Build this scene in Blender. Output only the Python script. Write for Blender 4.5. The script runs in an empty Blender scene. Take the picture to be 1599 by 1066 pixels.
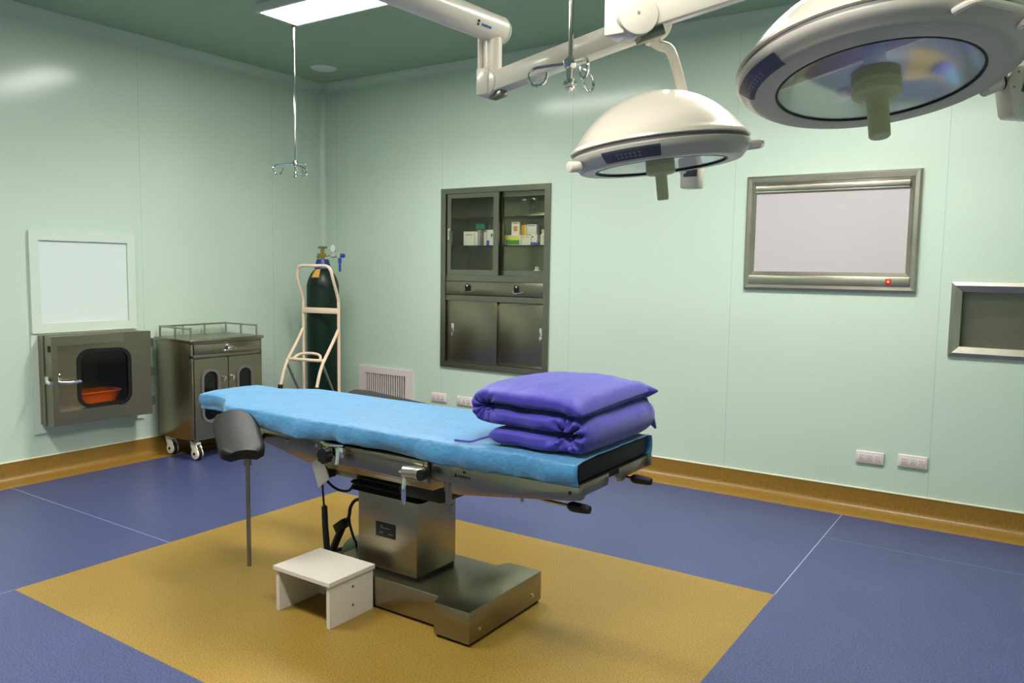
import bpy, bmesh, math, random
from math import sin, cos, pi, radians
from mathutils import Vector, Matrix, noise
random.seed(7)
SC = bpy.context.scene
COL = SC.collection
V = Vector

# ------------------------------------------------------------------ camera
CAM = V((5.2182, -4.8394, 1.3534))
yaw, pitch, roll, FPX = -0.5887, -0.0912, 0.0145, 1232.04
Fw = V((sin(yaw)*cos(pitch), cos(yaw)*cos(pitch), sin(pitch)))
R0 = V((cos(yaw), -sin(yaw), 0)); U0 = R0.cross(Fw)
Rt = R0*cos(roll)+U0*sin(roll); Up = -R0*sin(roll)+U0*cos(roll)
cam_d = bpy.data.cameras.new('camera'); cam = bpy.data.objects.new('camera', cam_d); COL.objects.link(cam)
cam.matrix_world = Matrix(((Rt.x, Up.x, -Fw.x, CAM.x), (Rt.y, Up.y, -Fw.y, CAM.y), (Rt.z, Up.z, -Fw.z, CAM.z), (0, 0, 0, 1)))
cam_d.sensor_fit = 'HORIZONTAL'; cam_d.sensor_width = 36; cam_d.lens = 36*FPX/1599
cam_d.clip_start = 0.02
SC.camera = cam

# ------------------------------------------------------------------ world, exposure
w = bpy.data.worlds.new('world'); SC.world = w; w.use_nodes = True
w.node_tree.nodes['Background'].inputs[0].default_value = (0.02, 0.02, 0.02, 1)
w.node_tree.nodes['Background'].inputs[1].default_value = 0.2
vs = SC.view_settings
vs.view_transform = 'Standard'; vs.look = 'None'; vs.gamma = 1; vs.use_curve_mapping = False
vs.exposure = 2.2
LAMP_POWER = 8.0          # glow of each diffuser
LAMP_WATTS = 5.5         # light each ceiling panel throws into the room
LAMP_SPREAD = 140
LAMP_COLOR = (1.0, 0.97, 0.90)
SC.cycles.use_denoising = True
SC.cycles.max_bounces = 10
SC.cycles.transparent_max_bounces = 12

# ------------------------------------------------------------------ materials
def srgb(r, g, b):
    def f(c):
        c /= 255.0
        return c/12.92 if c <= 0.04045 else ((c+0.055)/1.055)**2.4
    return (f(r), f(g), f(b), 1)
MATS = {}
def nn(nt, t, **k):
    n = nt.nodes.new(t)
    for a, b in k.items(): setattr(n, a, b)
    return n
def mat(name, col, rough=0.5, metal=0.0, spec=0.5, coat=0.0, coat_rough=0.1, speck=0.0, speck_scale=300, bump=0.0, bump_scale=60, emit=None, strength=0, sheen=0, stretch=None, mottle=0.0, mottle_scale=6):
    m = bpy.data.materials.new(name); m.use_nodes = True
    nt = m.node_tree; b = nt.nodes['Principled BSDF']
    b.inputs['Base Color'].default_value = col
    b.inputs['Roughness'].default_value = rough
    b.inputs['Metallic'].default_value = metal
    b.inputs['Specular IOR Level'].default_value = spec
    b.inputs['Coat Weight'].default_value = coat
    b.inputs['Coat Roughness'].default_value = coat_rough
    if sheen: b.inputs['Sheen Weight'].default_value = sheen
    tc = nn(nt, 'ShaderNodeTexCoord')
    mp = nn(nt, 'ShaderNodeMapping')
    if stretch: mp.inputs['Scale'].default_value = stretch
    nt.links.new(tc.outputs['Object'], mp.inputs['Vector'])
    last = None
    if speck or mottle:
        cur = None
        for amt, sc, det in ((speck, speck_scale, 1.5), (mottle, mottle_scale, 3)):
            if not amt: continue
            nz = nn(nt, 'ShaderNodeTexNoise'); nz.inputs['Scale'].default_value = sc; nz.inputs['Detail'].default_value = det
            nt.links.new(mp.outputs[0], nz.inputs['Vector'])
            mr = nn(nt, 'ShaderNodeMapRange')
            mr.inputs['From Min'].default_value = 0.3; mr.inputs['From Max'].default_value = 0.7
            mr.inputs['To Min'].default_value = 1-amt; mr.inputs['To Max'].default_value = 1+amt
            nt.links.new(nz.outputs['Fac'], mr.inputs['Value'])
            mx = nn(nt, 'ShaderNodeMix', data_type='RGBA', blend_type='MULTIPLY')
            mx.inputs[0].default_value = 1
            if cur is None: mx.inputs[6].default_value = col
            else: nt.links.new(cur, mx.inputs[6])
            nt.links.new(mr.outputs[0], mx.inputs[7])
            cur = mx.outputs[2]
        nt.links.new(cur, b.inputs['Base Color'])
    if bump:
        nz = nn(nt, 'ShaderNodeTexNoise'); nz.inputs['Scale'].default_value = bump_scale; nz.inputs['Detail'].default_value = 4
        nt.links.new(mp.outputs[0], nz.inputs['Vector'])
        bp = nn(nt, 'ShaderNodeBump'); bp.inputs['Strength'].default_value = bump; bp.inputs['Distance'].default_value = 0.01
        nt.links.new(nz.outputs['Fac'], bp.inputs['Height'])
        nt.links.new(bp.outputs[0], b.inputs['Normal'])
    if emit:
        b.inputs['Emission Color'].default_value = emit; b.inputs['Emission Strength'].default_value = strength
    MATS[name] = m
    return m
def glass_mat(name, tint=(1, 1, 1, 1), rough=0.02, base=0.04):
    m = bpy.data.materials.new(name); m.use_nodes = True; nt = m.node_tree
    nt.nodes.remove(nt.nodes['Principled BSDF'])
    out = nt.nodes['Material Output']
    tr = nn(nt, 'ShaderNodeBsdfTransparent'); tr.inputs[0].default_value = tint
    gl = nn(nt, 'ShaderNodeBsdfGlossy'); gl.inputs['Roughness'].default_value = rough
    fr = nn(nt, 'ShaderNodeFresnel'); fr.inputs[0].default_value = 1.5
    ad = nn(nt, 'ShaderNodeMath', operation='ADD'); ad.inputs[1].default_value = base
    mx = nn(nt, 'ShaderNodeMixShader')
    ge = nn(nt, 'ShaderNodeNewGeometry'); iv = nn(nt, 'ShaderNodeMath', operation='SUBTRACT'); iv.inputs[0].default_value = 1
    nt.links.new(ge.outputs['Backfacing'], iv.inputs[1])
    ml = nn(nt, 'ShaderNodeMath', operation='MULTIPLY'); nt.links.new(fr.outputs[0], ml.inputs[0]); nt.links.new(iv.outputs[0], ml.inputs[1])
    nt.links.new(ml.outputs[0], ad.inputs[0]); nt.links.new(ad.outputs[0], mx.inputs[0])
    nt.links.new(tr.outputs[0], mx.inputs[1]); nt.links.new(gl.outputs[0], mx.inputs[2])
    nt.links.new(mx.outputs[0], out.inputs['Surface'])
    return m
M_wall = mat('wall_panel_mint', srgb(190, 209, 194), 0.5, spec=0.3, coat=0.45, coat_rough=0.15, speck=0.02, speck_scale=90)
M_seam = mat('panel_joint', srgb(160, 184, 170), 0.6)
M_ceil = mat('ceiling_panel_green', srgb(152, 176, 154), 0.45, spec=0.3)
M_blue = mat('vinyl_blue', srgb(64, 71, 111), 0.36, spec=0.4, speck=0.62, speck_scale=170, mottle=0.05, mottle_scale=3)
M_yel = mat('vinyl_ochre', srgb(140, 112, 48), 0.36, spec=0.4, speck=0.36, speck_scale=170, mottle=0.05, mottle_scale=3)
M_skirt = mat('vinyl_ochre_skirting', srgb(134, 101, 36), 0.38, spec=0.45, speck=0.26, speck_scale=170)
M_weld = mat('weld_line', srgb(138, 146, 186), 0.5)
M_trimw = mat('aluminium_trim_white', srgb(186, 206, 190), 0.35, spec=0.5)
M_edge = mat('skirting_edge', srgb(226, 222, 196), 0.4)
M_steel = mat('brushed_steel', (0.31, 0.275, 0.20, 1), 0.30, 1.0, bump=0.03, bump_scale=40, stretch=(1, 1, 30), mottle=0.06, mottle_scale=4)
M_steelh = mat('brushed_steel_horizontal', (0.31, 0.28, 0.21, 1), 0.28, 1.0, bump=0.03, bump_scale=40, stretch=(1, 1, 30), mottle=0.05, mottle_scale=4)
M_steeld = mat('dull_steel', (0.26, 0.25, 0.20, 1), 0.36, 1.0, mottle=0.05)
M_frame = mat('satin_steel_frame', (0.46, 0.44, 0.37, 1), 0.32, 1.0, mottle=0.1, mottle_scale=5)
M_cabf = mat('cabinet_steel_frame', (0.27, 0.26, 0.21, 1), 0.32, 1.0, mottle=0.06, mottle_scale=5)
M_chrome = mat('chrome', (0.8, 0.8, 0.78, 1), 0.07, 1.0)
M_black = mat('black_rubber', srgb(16, 16, 18), 0.5, spec=0.35)
M_pad = mat('black_vinyl_pad', srgb(17, 16, 18), 0.5, spec=0.3, bump=0.1, bump_scale=250)
M_matt = mat('black_mattress', srgb(20, 20, 24), 0.6, spec=0.3)
M_dark = mat('dark_void', srgb(18, 18, 16), 0.7, spec=0.2)
M_white = mat('warm_white_enamel', srgb(226, 217, 202), 0.28, spec=0.5, coat=0.3)
M_whitep = mat('white_plastic', srgb(216, 204, 202), 0.4)
M_slot = mat('socket_slot', srgb(158, 138, 138), 0.6)
M_laminate = mat('white_laminate', srgb(212, 204, 192), 0.45)
M_cream = mat('cream_painted_tube', srgb(232, 208, 182), 0.35, coat=0.3)
M_gasket = mat('grey_gasket', srgb(104, 97, 100), 0.5)
M_labelb = mat('dark_label', srgb(58, 66, 82), 0.4)
M_labtxt = mat('label_text', srgb(112, 118, 132), 0.5)
M_handle = mat('olive_handle', srgb(188, 190, 146), 0.4)
M_refl = mat('reflector_mirror', (0.62, 0.64, 0.66, 1), 0.20, 1.0)
M_ringw = mat('grey_white_lamp_ring', srgb(182, 176, 166), 0.35, spec=0.5)
M_glass = glass_mat('clear_glass')
M_cabglass = glass_mat('cabinet_glass', (0.90, 0.92, 0.86, 1), 0.03, 0.01)
M_darkglass = glass_mat('dark_glass', (0.35, 0.33, 0.25, 1), 0.05, 0.0)
M_passglass = glass_mat('pass_box_glass', (0.86, 0.80, 0.66, 1), 0.05, 0.0)
M_sheet = mat('blue_nonwoven_sheet', srgb(60, 125, 170), 0.5, spec=0.5, sheen=0.25, bump=0.45, bump_scale=45, mottle=0.12, mottle_scale=22, stretch=(1, 2.2, 1))
M_duvet = mat('violet_blue_cotton', srgb(58, 53, 156), 0.55, spec=0.3, sheen=0.25, bump=0.12, bump_scale=30)
M_cyl = mat('dark_green_cylinder', srgb(2, 32, 20), 0.42, spec=0.35)
M_bluecap = mat('blue_cap', srgb(30, 48, 120), 0.4)
M_brass = mat('brass', (0.45, 0.32, 0.10, 1), 0.3, 1.0)
M_amber = mat('amber_label', srgb(206, 160, 70), 0.5)
M_bluepl = mat('blue_plastic', srgb(40, 70, 160), 0.35)
M_orange = mat('orange_plastic', srgb(225, 98, 30), 0.35, spec=0.5)
M_board = mat('pale_panel', srgb(208, 220, 218), 0.45)
M_boardf = mat('pale_frame', srgb(200, 214, 202), 0.4)
M_viewer = mat('viewer_screen', srgb(182, 176, 180), 0.5)
M_red = mat('red_switch', srgb(150, 20, 14), 0.3, emit=(1, 0.05, 0.02, 1), strength=0.04)
M_redlit = mat('red_switch_mark', srgb(255, 120, 90), 0.3, emit=(1, 0.3, 0.15, 1), strength=0.25)
M_lit = mat('lamp_diffuser', (1, 1, 1, 1), 0.5, emit=LAMP_COLOR+(1,), strength=LAMP_POWER)
M_lampbody = mat('lamp_body', srgb(214, 218, 212), 0.4)
M_carton = mat('white_carton', srgb(226, 222, 218), 0.55)
M_cgreen = mat('green_carton', srgb(20, 120, 88), 0.55)
M_cgreen2 = mat('leaf_green_print', srgb(60, 134, 40), 0.55)
M_cyel = mat('yellow_print', srgb(226, 212, 110), 0.55)
M_cgold = mat('gold_carton', srgb(206, 152, 40), 0.5)
M_corange = mat('orange_print', srgb(214, 140, 82), 0.55)
M_cblue = mat('blue_print', srgb(40, 70, 170), 0.5)
M_cgrey = mat('grey_print', srgb(150, 150, 158), 0.55)
M_greenpl = mat('greygreen_plastic', srgb(92, 106, 78), 0.5)
M_wheel = mat('white_castor', srgb(236, 226, 206), 0.4)
M_tape = mat('pale_tag', srgb(150, 148, 138), 0.5)

# ------------------------------------------------------------------ mesh builder
class MB:
    def __init__(s): s.bm = bmesh.new()
    def _merge(s, t, mi=0, M=None):
        if M is not None: bmesh.ops.transform(t, matrix=M, verts=t.verts)
        for f in t.faces: f.material_index = mi
        me = bpy.data.meshes.new('tmp'); t.to_mesh(me); t.free(); s.bm.from_mesh(me); bpy.data.meshes.remove(me)
        return s
    def box(s, a, b, bev=0.0, mi=0, M=None, seg=2):
        a = V(a); b = V(b); t = bmesh.new()
        lo = V((min(a[i], b[i]) for i in range(3))); hi = V((max(a[i], b[i]) for i in range(3)))
        bmesh.ops.create_cube(t, size=1)
        for v in t.verts: v.co = V((lo[i]+(v.co[i]+.5)*(hi[i]-lo[i]) for i in range(3)))
        if bev: bmesh.ops.bevel(t, geom=list(t.edges), offset=min(bev, min(hi-lo)*.49), segments=seg, affect='EDGES', profile=.5)
        return s._merge(t, mi, M)
    def cyl(s, p0, p1, r0, r1=None, seg=20, mi=0, bev=0.0, M=None):
        p0 = V(p0); p1 = V(p1); r1 = r0 if r1 is None else r1
        L = (p1-p0).length
        prof = [(0, 0), (r0, 0), (r1, L), (0, L)]
        if bev: prof = [(0, 0), (r0-bev, 0), (r0-.3*bev, .3*bev), (r0, bev), (r1, L-bev), (r1-.3*bev, L-.3*bev), (r1-bev, L), (0, L)]
        q = (p1-p0).to_track_quat('Z', 'Y').to_matrix().to_4x4(); q.translation = p0
        if M is not None: q = M @ q
        return s.lathe(prof, q, seg, mi)
    def lathe(s, prof, M=None, seg=32, mi=0, a0=0, a1=2*pi):
        t = bmesh.new(); full = abs(a1-a0-2*pi) < 1e-6
        n = seg if full else seg+1
        rings = []
        for r, h in prof:
            if r < 1e-7: rings.append([t.verts.new((0, 0, h))])
            else: rings.append([t.verts.new((r*cos(a0+(a1-a0)*k/seg), r*sin(a0+(a1-a0)*k/seg), h)) for k in range(n)])
        for A, B in zip(rings, rings[1:]):
            for k in range(seg):
                k2 = (k+1) % n
                if len(A) == 1 and len(B) == 1: continue
                if len(A) == 1: f = [A[0], B[k2], B[k]]
                elif len(B) == 1: f = [A[k], A[k2], B[0]]
                else: f = [A[k], A[k2], B[k2], B[k]]
                try: t.faces.new(f)
                except ValueError: pass
        bmesh.ops.recalc_face_normals(t, faces=t.faces)
        return s._merge(t, mi, M)
    def tube(s, pts, r, seg=10, mi=0, closed=False, M=None, radii=None):
        pts = [V(p) for p in pts]; t = bmesh.new(); n = len(pts)
        tang = []
        for i in range(n):
            if closed: d = pts[(i+1) % n]-pts[i-1]
            else: d = pts[min(i+1, n-1)]-pts[max(i-1, 0)]
            tang.append(d.normalized())
        x = tang[0].orthogonal().normalized(); rings = []
        for i in range(n):
            x = (x-tang[i]*x.dot(tang[i])).normalized(); y = tang[i].cross(x)
            rr = radii[i] if radii else r
            rings.append([t.verts.new(pts[i]+(x*cos(2*pi*k/seg)+y*sin(2*pi*k/seg))*rr) for k in range(seg)])
        rng = range(n) if closed else range(n-1)
        for i in rng:
            A = rings[i]; B = rings[(i+1) % n]
            for k in range(seg): t.faces.new([A[k], A[(k+1) % seg], B[(k+1) % seg], B[k]])
        if not closed:
            t.faces.new(rings[0][::-1]); t.faces.new(rings[-1])
        bmesh.ops.recalc_face_normals(t, faces=t.faces)
        return s._merge(t, mi, M)
    def prism(s, poly, axis, a, b, bev=0.0, mi=0, M=None):
        # poly: 2D points in the two other axes in order (x,y),(x,z),(y,z)
        t = bmesh.new()
        def p3(u, v, c): return {'z': (u, v, c), 'y': (u, c, v), 'x': (c, u, v)}[axis]
        A = [t.verts.new(p3(u, v, a)) for u, v in poly]; B = [t.verts.new(p3(u, v, b)) for u, v in poly]
        t.faces.new(A); t.faces.new(B[::-1])
        for i in range(len(poly)):
            j = (i+1) % len(poly); t.faces.new([A[i], A[j], B[j], B[i]])
        bmesh.ops.recalc_face_normals(t, faces=t.faces)
        if bev: bmesh.ops.bevel(t, geom=list(t.edges), offset=bev, segments=2, affect='EDGES', profile=.5)
        return s._merge(t, mi, M)
    def ring_plate(s, outer, inner, axis, a, b, mi=0, M=None):
        # two loops with the same number of points, extruded
        t = bmesh.new(); n = len(outer)
        def p3(u, v, c): return {'z': (u, v, c), 'y': (u, c, v), 'x': (c, u, v)}[axis]
        L = [[t.verts.new(p3(u, v, c)) for u, v in loop] for loop in (outer, inner) for c in (a, b)]
        oa, ob, ia, ib = L
        for i in range(n):
            j = (i+1) % n
            for q in ([oa[i], oa[j], ob[j], ob[i]], [ia[i], ib[i], ib[j], ia[j]], [oa[i], ia[i], ia[j], oa[j]], [ob[i], ob[j], ib[j], ib[i]]):
                t.faces.new(q)
        bmesh.ops.recalc_face_normals(t, faces=t.faces)
        return s._merge(t, mi, M)
    def grid(s, P, mi=0):
        t = bmesh.new(); VV = [[t.verts.new(p) for p in row] for row in P]
        for i in range(len(P)-1):
            for j in range(len(P[0])-1):
                t.faces.new([VV[i][j], VV[i+1][j], VV[i+1][j+1], VV[i][j+1]])
        return s._merge(t, mi)

ROOT = {}
def place(o, name, parent):
    COL.objects.link(o)
    if parent is not None: o.parent = parent
def obj(name, mb, mats, parent=None, smooth=35, local=False):
    me = bpy.data.meshes.new(name); mb.bm.to_mesh(me); mb.bm.free()
    if not isinstance(mats, (list, tuple)): mats = [mats]
    for m in mats: me.materials.append(m)
    if parent is not None and not local:
        r = ROOT.get(parent.name, V((0, 0, 0)))
        if r.length: me.transform(Matrix.Translation(-r))
    o = bpy.data.objects.new(name, me); place(o, name, parent)
    if parent is not None: ROOT[o.name] = ROOT.get(parent.name, V((0, 0, 0)))
    if smooth:
        me.polygons.foreach_set('use_smooth', [True]*len(me.polygons))
        me.set_sharp_from_angle(angle=radians(smooth))
    return o
def tag(o, label, cat, group=None):
    o['label'] = label; o['category'] = cat
    if group: o['group'] = group
    return o
def thing(name, label, cat, loc, group=None, M=None):
    o = bpy.data.objects.new(name, None); COL.objects.link(o)
    o.empty_display_size = 0.1
    if M is None: o.location = V(loc); ROOT[o.name] = V(loc)
    else: o.matrix_world = M; ROOT[o.name] = V((0, 0, 0))
    return tag(o, label, cat, group)
def struct(name, mb, mats, smooth=0):
    o = obj(name, mb, mats, None, smooth); o['kind'] = 'structure'; return o
def single(name, mb, mats, label, cat, group=None, smooth=35):
    """a thing that is one mesh, with its origin at its base"""
    c = V((0, 0, 0)); n = 0; zmin = 1e9
    for v in mb.bm.verts: c += v.co; n += 1; zmin = min(zmin, v.co.z)
    c /= max(n, 1); c.z = zmin
    bmesh.ops.translate(mb.bm, vec=-c, verts=mb.bm.verts)
    o = obj(name, mb, mats, None, smooth); o.location = c
    return tag(o, label, cat, group)
def rrect(x0, x1, y0, y1, r, n=6):
    P = []
    for cx, cy, a in ((x1-r, y1-r, 0), (x0+r, y1-r, pi/2), (x0+r, y0+r, pi), (x1-r, y0+r, 3*pi/2)):
        for k in range(n+1):
            t = a+pi/2*k/n; P.append((cx+r*cos(t), cy+r*sin(t)))
    return P
def arcpts(P, n=6, closed=False):
    """Catmull-Rom through points"""
    P = [V(p) for p in P]; out = []
    m = len(P)
    rng = range(m) if closed else range(m-1)
    for i in rng:
        p0 = P[(i-1) % m] if closed else P[max(i-1, 0)]; p1 = P[i]; p2 = P[(i+1) % m]; p3 = P[(i+2) % m] if closed else P[min(i+2, m-1)]
        for k in range(n):
            t = k/n
            out.append(0.5*((2*p1)+(p2-p0)*t+(2*p0-5*p1+4*p2-p3)*t*t+(3*p1-p0-3*p2+p3)*t**3))
    if not closed: out.append(P[-1])
    return out

# ------------------------------------------------------------------ room shell
XR, YF, HC = 6.6, -6.2, 2.89       # right wall, front wall, ceiling height
def cells(us, vs, fn, to3):
    """grid of rectangles; fn(u,v) -> material index or None for a hole"""
    mb = MB(); us = sorted(set(us)); vs = sorted(set(vs)); vm = {}
    def vert(u, v):
        if (u, v) not in vm: vm[(u, v)] = mb.bm.verts.new(to3(u, v))
        return vm[(u, v)]
    for a, b in zip(us, us[1:]):
        for c, d in zip(vs, vs[1:]):
            mi = fn((a+b)/2, (c+d)/2)
            if mi is None: continue
            f = mb.bm.faces.new([vert(a, c), vert(b, c), vert(b, d), vert(a, d)]); f.material_index = mi
    return mb
MX0, MX1, MY0, MY1 = 1.755, 4.362, -3.345, -1.53
e = 0.0022
def floor_m(x, y):
    if MX0 < x < MX1 and MY0 < y < MY1: return 1
    if abs(x-MX1) < e and y > MY1 and y < -.1: return 2
    if abs(x-MX0) < e and y < MY0: return 2
    if abs(y+0.635) < e*.7 and x > MX1: return 2
    if abs(y+2.643) < e*.8 and x < MX0: return 2
    return 0
fl = cells([0, XR, MX0, MX0-e, MX0+e, MX1, MX1-e, MX1+e], [0, YF, MY0, MY1, -.635-e*.7, -.635+e*.7, -2.643-e*.8, -2.643+e*.8], floor_m, lambda u, v: (u, v, 0))
struct('floor', fl, [M_blue, M_yel, M_weld])
PW = 1.15; S0 = 2.4659
seams = [S0+PW*k for k in range(-2, 4)]
holes_back = [(1.345, 2.276, 0.61, 1.94), (4.87, 5.72, 0.975, 1.27), (0.50, 0.97, 0.14, 0.475)]
def back_m(x, z):
    for a, b, c, d in holes_back:
        if a < x < b and c < z < d: return None
    return 1 if any(abs(x-s) < .0016 for s in seams) else 0
us = [0, XR]; vz = [0, HC]
for s in seams: us += [s-.0016, s+.0016]
for a, b, c, d in holes_back: us += [a, b]; vz += [c, d]
us = [u for u in us if 0 <= u <= XR]
struct('wall_back', cells(us, vz, back_m, lambda u, v: (u, 0, v)), [M_wall, M_seam])
lseams = [-.55, -1.68, -2.82, -3.95, -5.1]
hole_l = (-2.36, -1.79, 0.42, 0.84)
def left_m(y, z):
    a, b, c, d = hole_l
    if a < y < b and c < z < d: return None
    return 1 if any(abs(y-s) < .0016 for s in lseams) else 0
us = [0, YF, hole_l[0], hole_l[1]]
for s in lseams: us += [s-.0016, s+.0016]
struct('wall_left', cells(us, [0, HC, hole_l[2], hole_l[3]], left_m, lambda u, v: (0, u, v)), [M_wall, M_seam])
struct('wall_right', cells([0, YF], [0, HC], lambda u, v: 0, lambda u, v: (XR, u, v)), [M_wall])
struct('wall_front', cells([0, XR], [0, HC], lambda u, v: 0, lambda u, v: (u, YF, v)), [M_wall])
cs = [-2.15+1.18*k for k in range(-3, 2)]
us = [0, YF]
for s in cs: us += [s-.003, s+.003]
struct('ceiling', cells([0, XR], us, lambda u, v: 1 if any(abs(v-s) < .003 for s in cs) else 0, lambda u, v: (u, v, HC)), [M_ceil, M_seam])
# coved vinyl skirting: profile (distance from wall, height)
def skirt_prof(wd):
    P = [(wd, 0.0), (wd-.004, .0025), (.05, .004)]
    P += [(.05-.042*sin(t*pi/2/6), .004+.042*(1-cos(t*pi/2/6))) for t in range(1, 7)]
    P += [(.006, .118), (.006, .122)]
    return P
def skirt(name, to3, L, wd):
    mb = MB(); P = skirt_prof(wd)
    mb.grid([[to3(d, h, t) for d, h in P] for t in L])
    mb.grid([[to3(d, h, t) for d, h in [(.006, .122), (.009, .122), (.009, .128), (0, .129)]] for t in L], mi=1)
    bmesh.ops.recalc_face_normals(mb.bm, faces=mb.bm.faces)
    struct(name, mb, [M_skirt, M_edge], smooth=50)
skirt('baseboard_back', lambda d, h, t: (t, -d, h), (0, XR), .175)
skirt('baseboard_left', lambda d, h, t: (d, -t, h), (0, -YF), .15)
# rounded aluminium coves: room corner and wall/ceiling joints
def cove(name, to3, L, r=.055):
    mb = MB(); P = [(r-r*sin(k*pi/2/8), r-r*cos(k*pi/2/8)) for k in range(9)]
    P = [(r, -.0), ] + [(r-r*sin(k*pi/2/8)+.0015, r-r*cos(k*pi/2/8)+.0015) for k in range(9)] + [(0, r)]
    mb.grid([[to3(d, h, t) for d, h in P] for t in L]); bmesh.ops.recalc_face_normals(mb.bm, faces=mb.bm.faces)
    struct(name, mb, [M_trimw], smooth=50)
cove('trim_1', lambda d, h, t: (d, -h, t), (.12, HC), .05)
cove('trim_2', lambda d, h, t: (t, -d, HC-h), (0, XR), .07)
cove('trim_3', lambda d, h, t: (d, -t, HC-h), (0, -YF), .07)

# ------------------------------------------------------------------ ceiling light panels
def ceiling_light(cx, cy, label):
    t = thing('ceiling_light', label, 'ceiling light', (cx, cy, HC), 'ceiling light panels')
    a, b = .605, .14
    mb = MB()
    mb.ring_plate([(cx-a-.02, cy-b-.02), (cx+a+.02, cy-b-.02), (cx+a+.02, cy+b+.02), (cx-a-.02, cy+b+.02)], [(cx-a, cy-b), (cx+a, cy-b), (cx+a, cy+b), (cx-a, cy+b)], 'z', HC-.045, HC)
    mb.box((cx-a, cy-b, HC-.03), (cx+a, cy+b, HC-.001))
    obj('frame', mb, M_lampbody, t)
    mb = MB(); mb.box((cx-a+.001, cy-b+.001, HC-.043), (cx+a-.001, cy+b-.001, HC-.031), .004)
    obj('diffuser', mb, M_lit, t)
    ld = bpy.data.lights.new('panel_tube', 'AREA'); ld.shape = 'RECTANGLE'; ld.size = 1.20; ld.size_y = .27
    ld.energy = LAMP_WATTS; ld.color = LAMP_COLOR; ld.spread = radians(LAMP_SPREAD)
    lo = bpy.data.objects.new('panel_tube', ld); COL.objects.link(lo); lo.parent = t; lo.location = (0, 0, -.046)
ceiling_light(1.875, -1.525, 'glowing rectangular panel light on the ceiling, above the far steel drip hook')
for i, (x, y) in enumerate(((4.35, -1.30), (1.875, -3.75), (4.35, -3.95))):
    ceiling_light(x, y, ['panel light on the ceiling above the large lamp head', 'panel light on the ceiling left of the operating table', 'panel light on the ceiling nearest the camera'][i])
mb = MB(); mb.lathe([(0, -.012), (.02, -.012), (.022, -.014), (.085, -.012), (.1, -.004), (.1, 0)], Matrix.Translation((.48, -.43, HC)), 32)
single('ceiling_disc', mb, M_lampbody, 'pale round disc on the ceiling near the room corner', 'ceiling disc')

# ------------------------------------------------------------------ pass-through box on the left wall
t = thing('pass_box', 'steel pass-through box with black-rimmed window jutting from left wall', 'pass box', (0, -2.08, .28))
mb = MB()
yo0, yo1, zo0, zo1, xd = -2.395, -1.75, .335, .897, .17
out = [(yo0, zo0), (yo1, zo0), (yo1, zo1), (yo0, zo1)]; inn = [(hole_l[0]+.002, hole_l[2]+.002), (hole_l[1]-.002, hole_l[2]+.002), (hole_l[1]-.002, hole_l[3]-.002), (hole_l[0]+.002, hole_l[3]-.002)]
mb.ring_plate(out, inn, 'x', .001, xd)
obj('body', mb, M_steel, t, 0)
mb = MB(); a, b, c, d = hole_l; a += .002; b -= .002; c += .002; d -= .002
mb.box((-.42, a, c), (-.40, b, d)); mb.box((-.40, a, c), (.001, a+.004, d)); mb.box((-.40, b-.004, c), (.001, b, d)); mb.box((-.40, a, c), (.001, b, c+.004)); mb.box((-.40, a, d-.004), (.001, b, d))
obj('inner_chamber', mb, M_steeld, t, 0)
mb = MB(); mb.ring_plate([(-2.435, .272), (-1.70, .272), (-1.70, .905), (-2.435, .905)], [(yo0-.001, zo0-.001), (yo1+.001, zo0-.001), (yo1+.001, zo1+.001), (yo0-.001, zo1+.001)], 'x', .0005, .012)
obj('wall_flange', mb, M_boardf, t, 0)
# door, hinged on its right edge and standing slightly open
ang = radians(10.5); hx, hy = xd+.004, -1.752
MD = Matrix.Translation((hx, hy, 0)) @ Matrix.Rotation(-ang, 4, 'Z')     # local -y along the door
dw = .655
ol = rrect(-dw, 0, .332, .902, .004, 6); il = rrect(-.458, -.140, .425, .795, .072, 6)
mb = MB(); mb.ring_plate(ol, il, 'x', 0, .028, M=MD)
dr = obj('door', mb, M_steel, t, 30)
mb = MB(); mb.ring_plate(rrect(-.466, -.132, .417, .803, .08, 6), rrect(-.444, -.154, .439, .781, .06, 6), 'x', -.004, .036, M=MD)
obj('window_gasket', mb, M_black, dr, 30)
mb = MB(); mb.prism(rrect(-.446, -.152, .437, .783, .062, 6), 'x', .010, .016, M=MD)
obj('window_pane', mb, M_passglass, dr, 0)
mb = MB(); mb.box((.028, -.630, .585), (.052, -.575, .640), .006, M=MD); mb.cyl((.036, -.60, .612), (.070, -.60, .612), .016, M=MD)
mb.tube([(.064, -.61, .612), (.070, -.57, .600), (.072, -.52, .596), (.070, -.455, .602)], .011, M=MD)
mb.tube([(.05, -.60, .632), (.058, -.585, .648), (.058, -.57, .655)], .008, M=MD)
obj('latch_handle', mb, M_chrome, dr)
mb = MB(); mb.tube([(.12, yo0-.012, .635), (.15, yo0-.02, .628), (.175, yo0-.022, .615), (.2, yo0-.02, .612)], .011); mb.box((.10, yo0-.012, .60), (.14, yo0, .65), .003)
obj('latch_catch', mb, M_chrome, t)
mb = MB(); mb.box((.13, yo0-.004, .80), (.16, yo0+.001, .84), .002)
obj('switch', mb, M_black, t)
for z in (.42, .62, .82):
    mb = MB(); mb.cyl((hx+.012, hy+.012, z-.03), (hx+.012, hy+.012, z+.03), .011); obj('hinge', mb, M_steelh, t)
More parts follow.
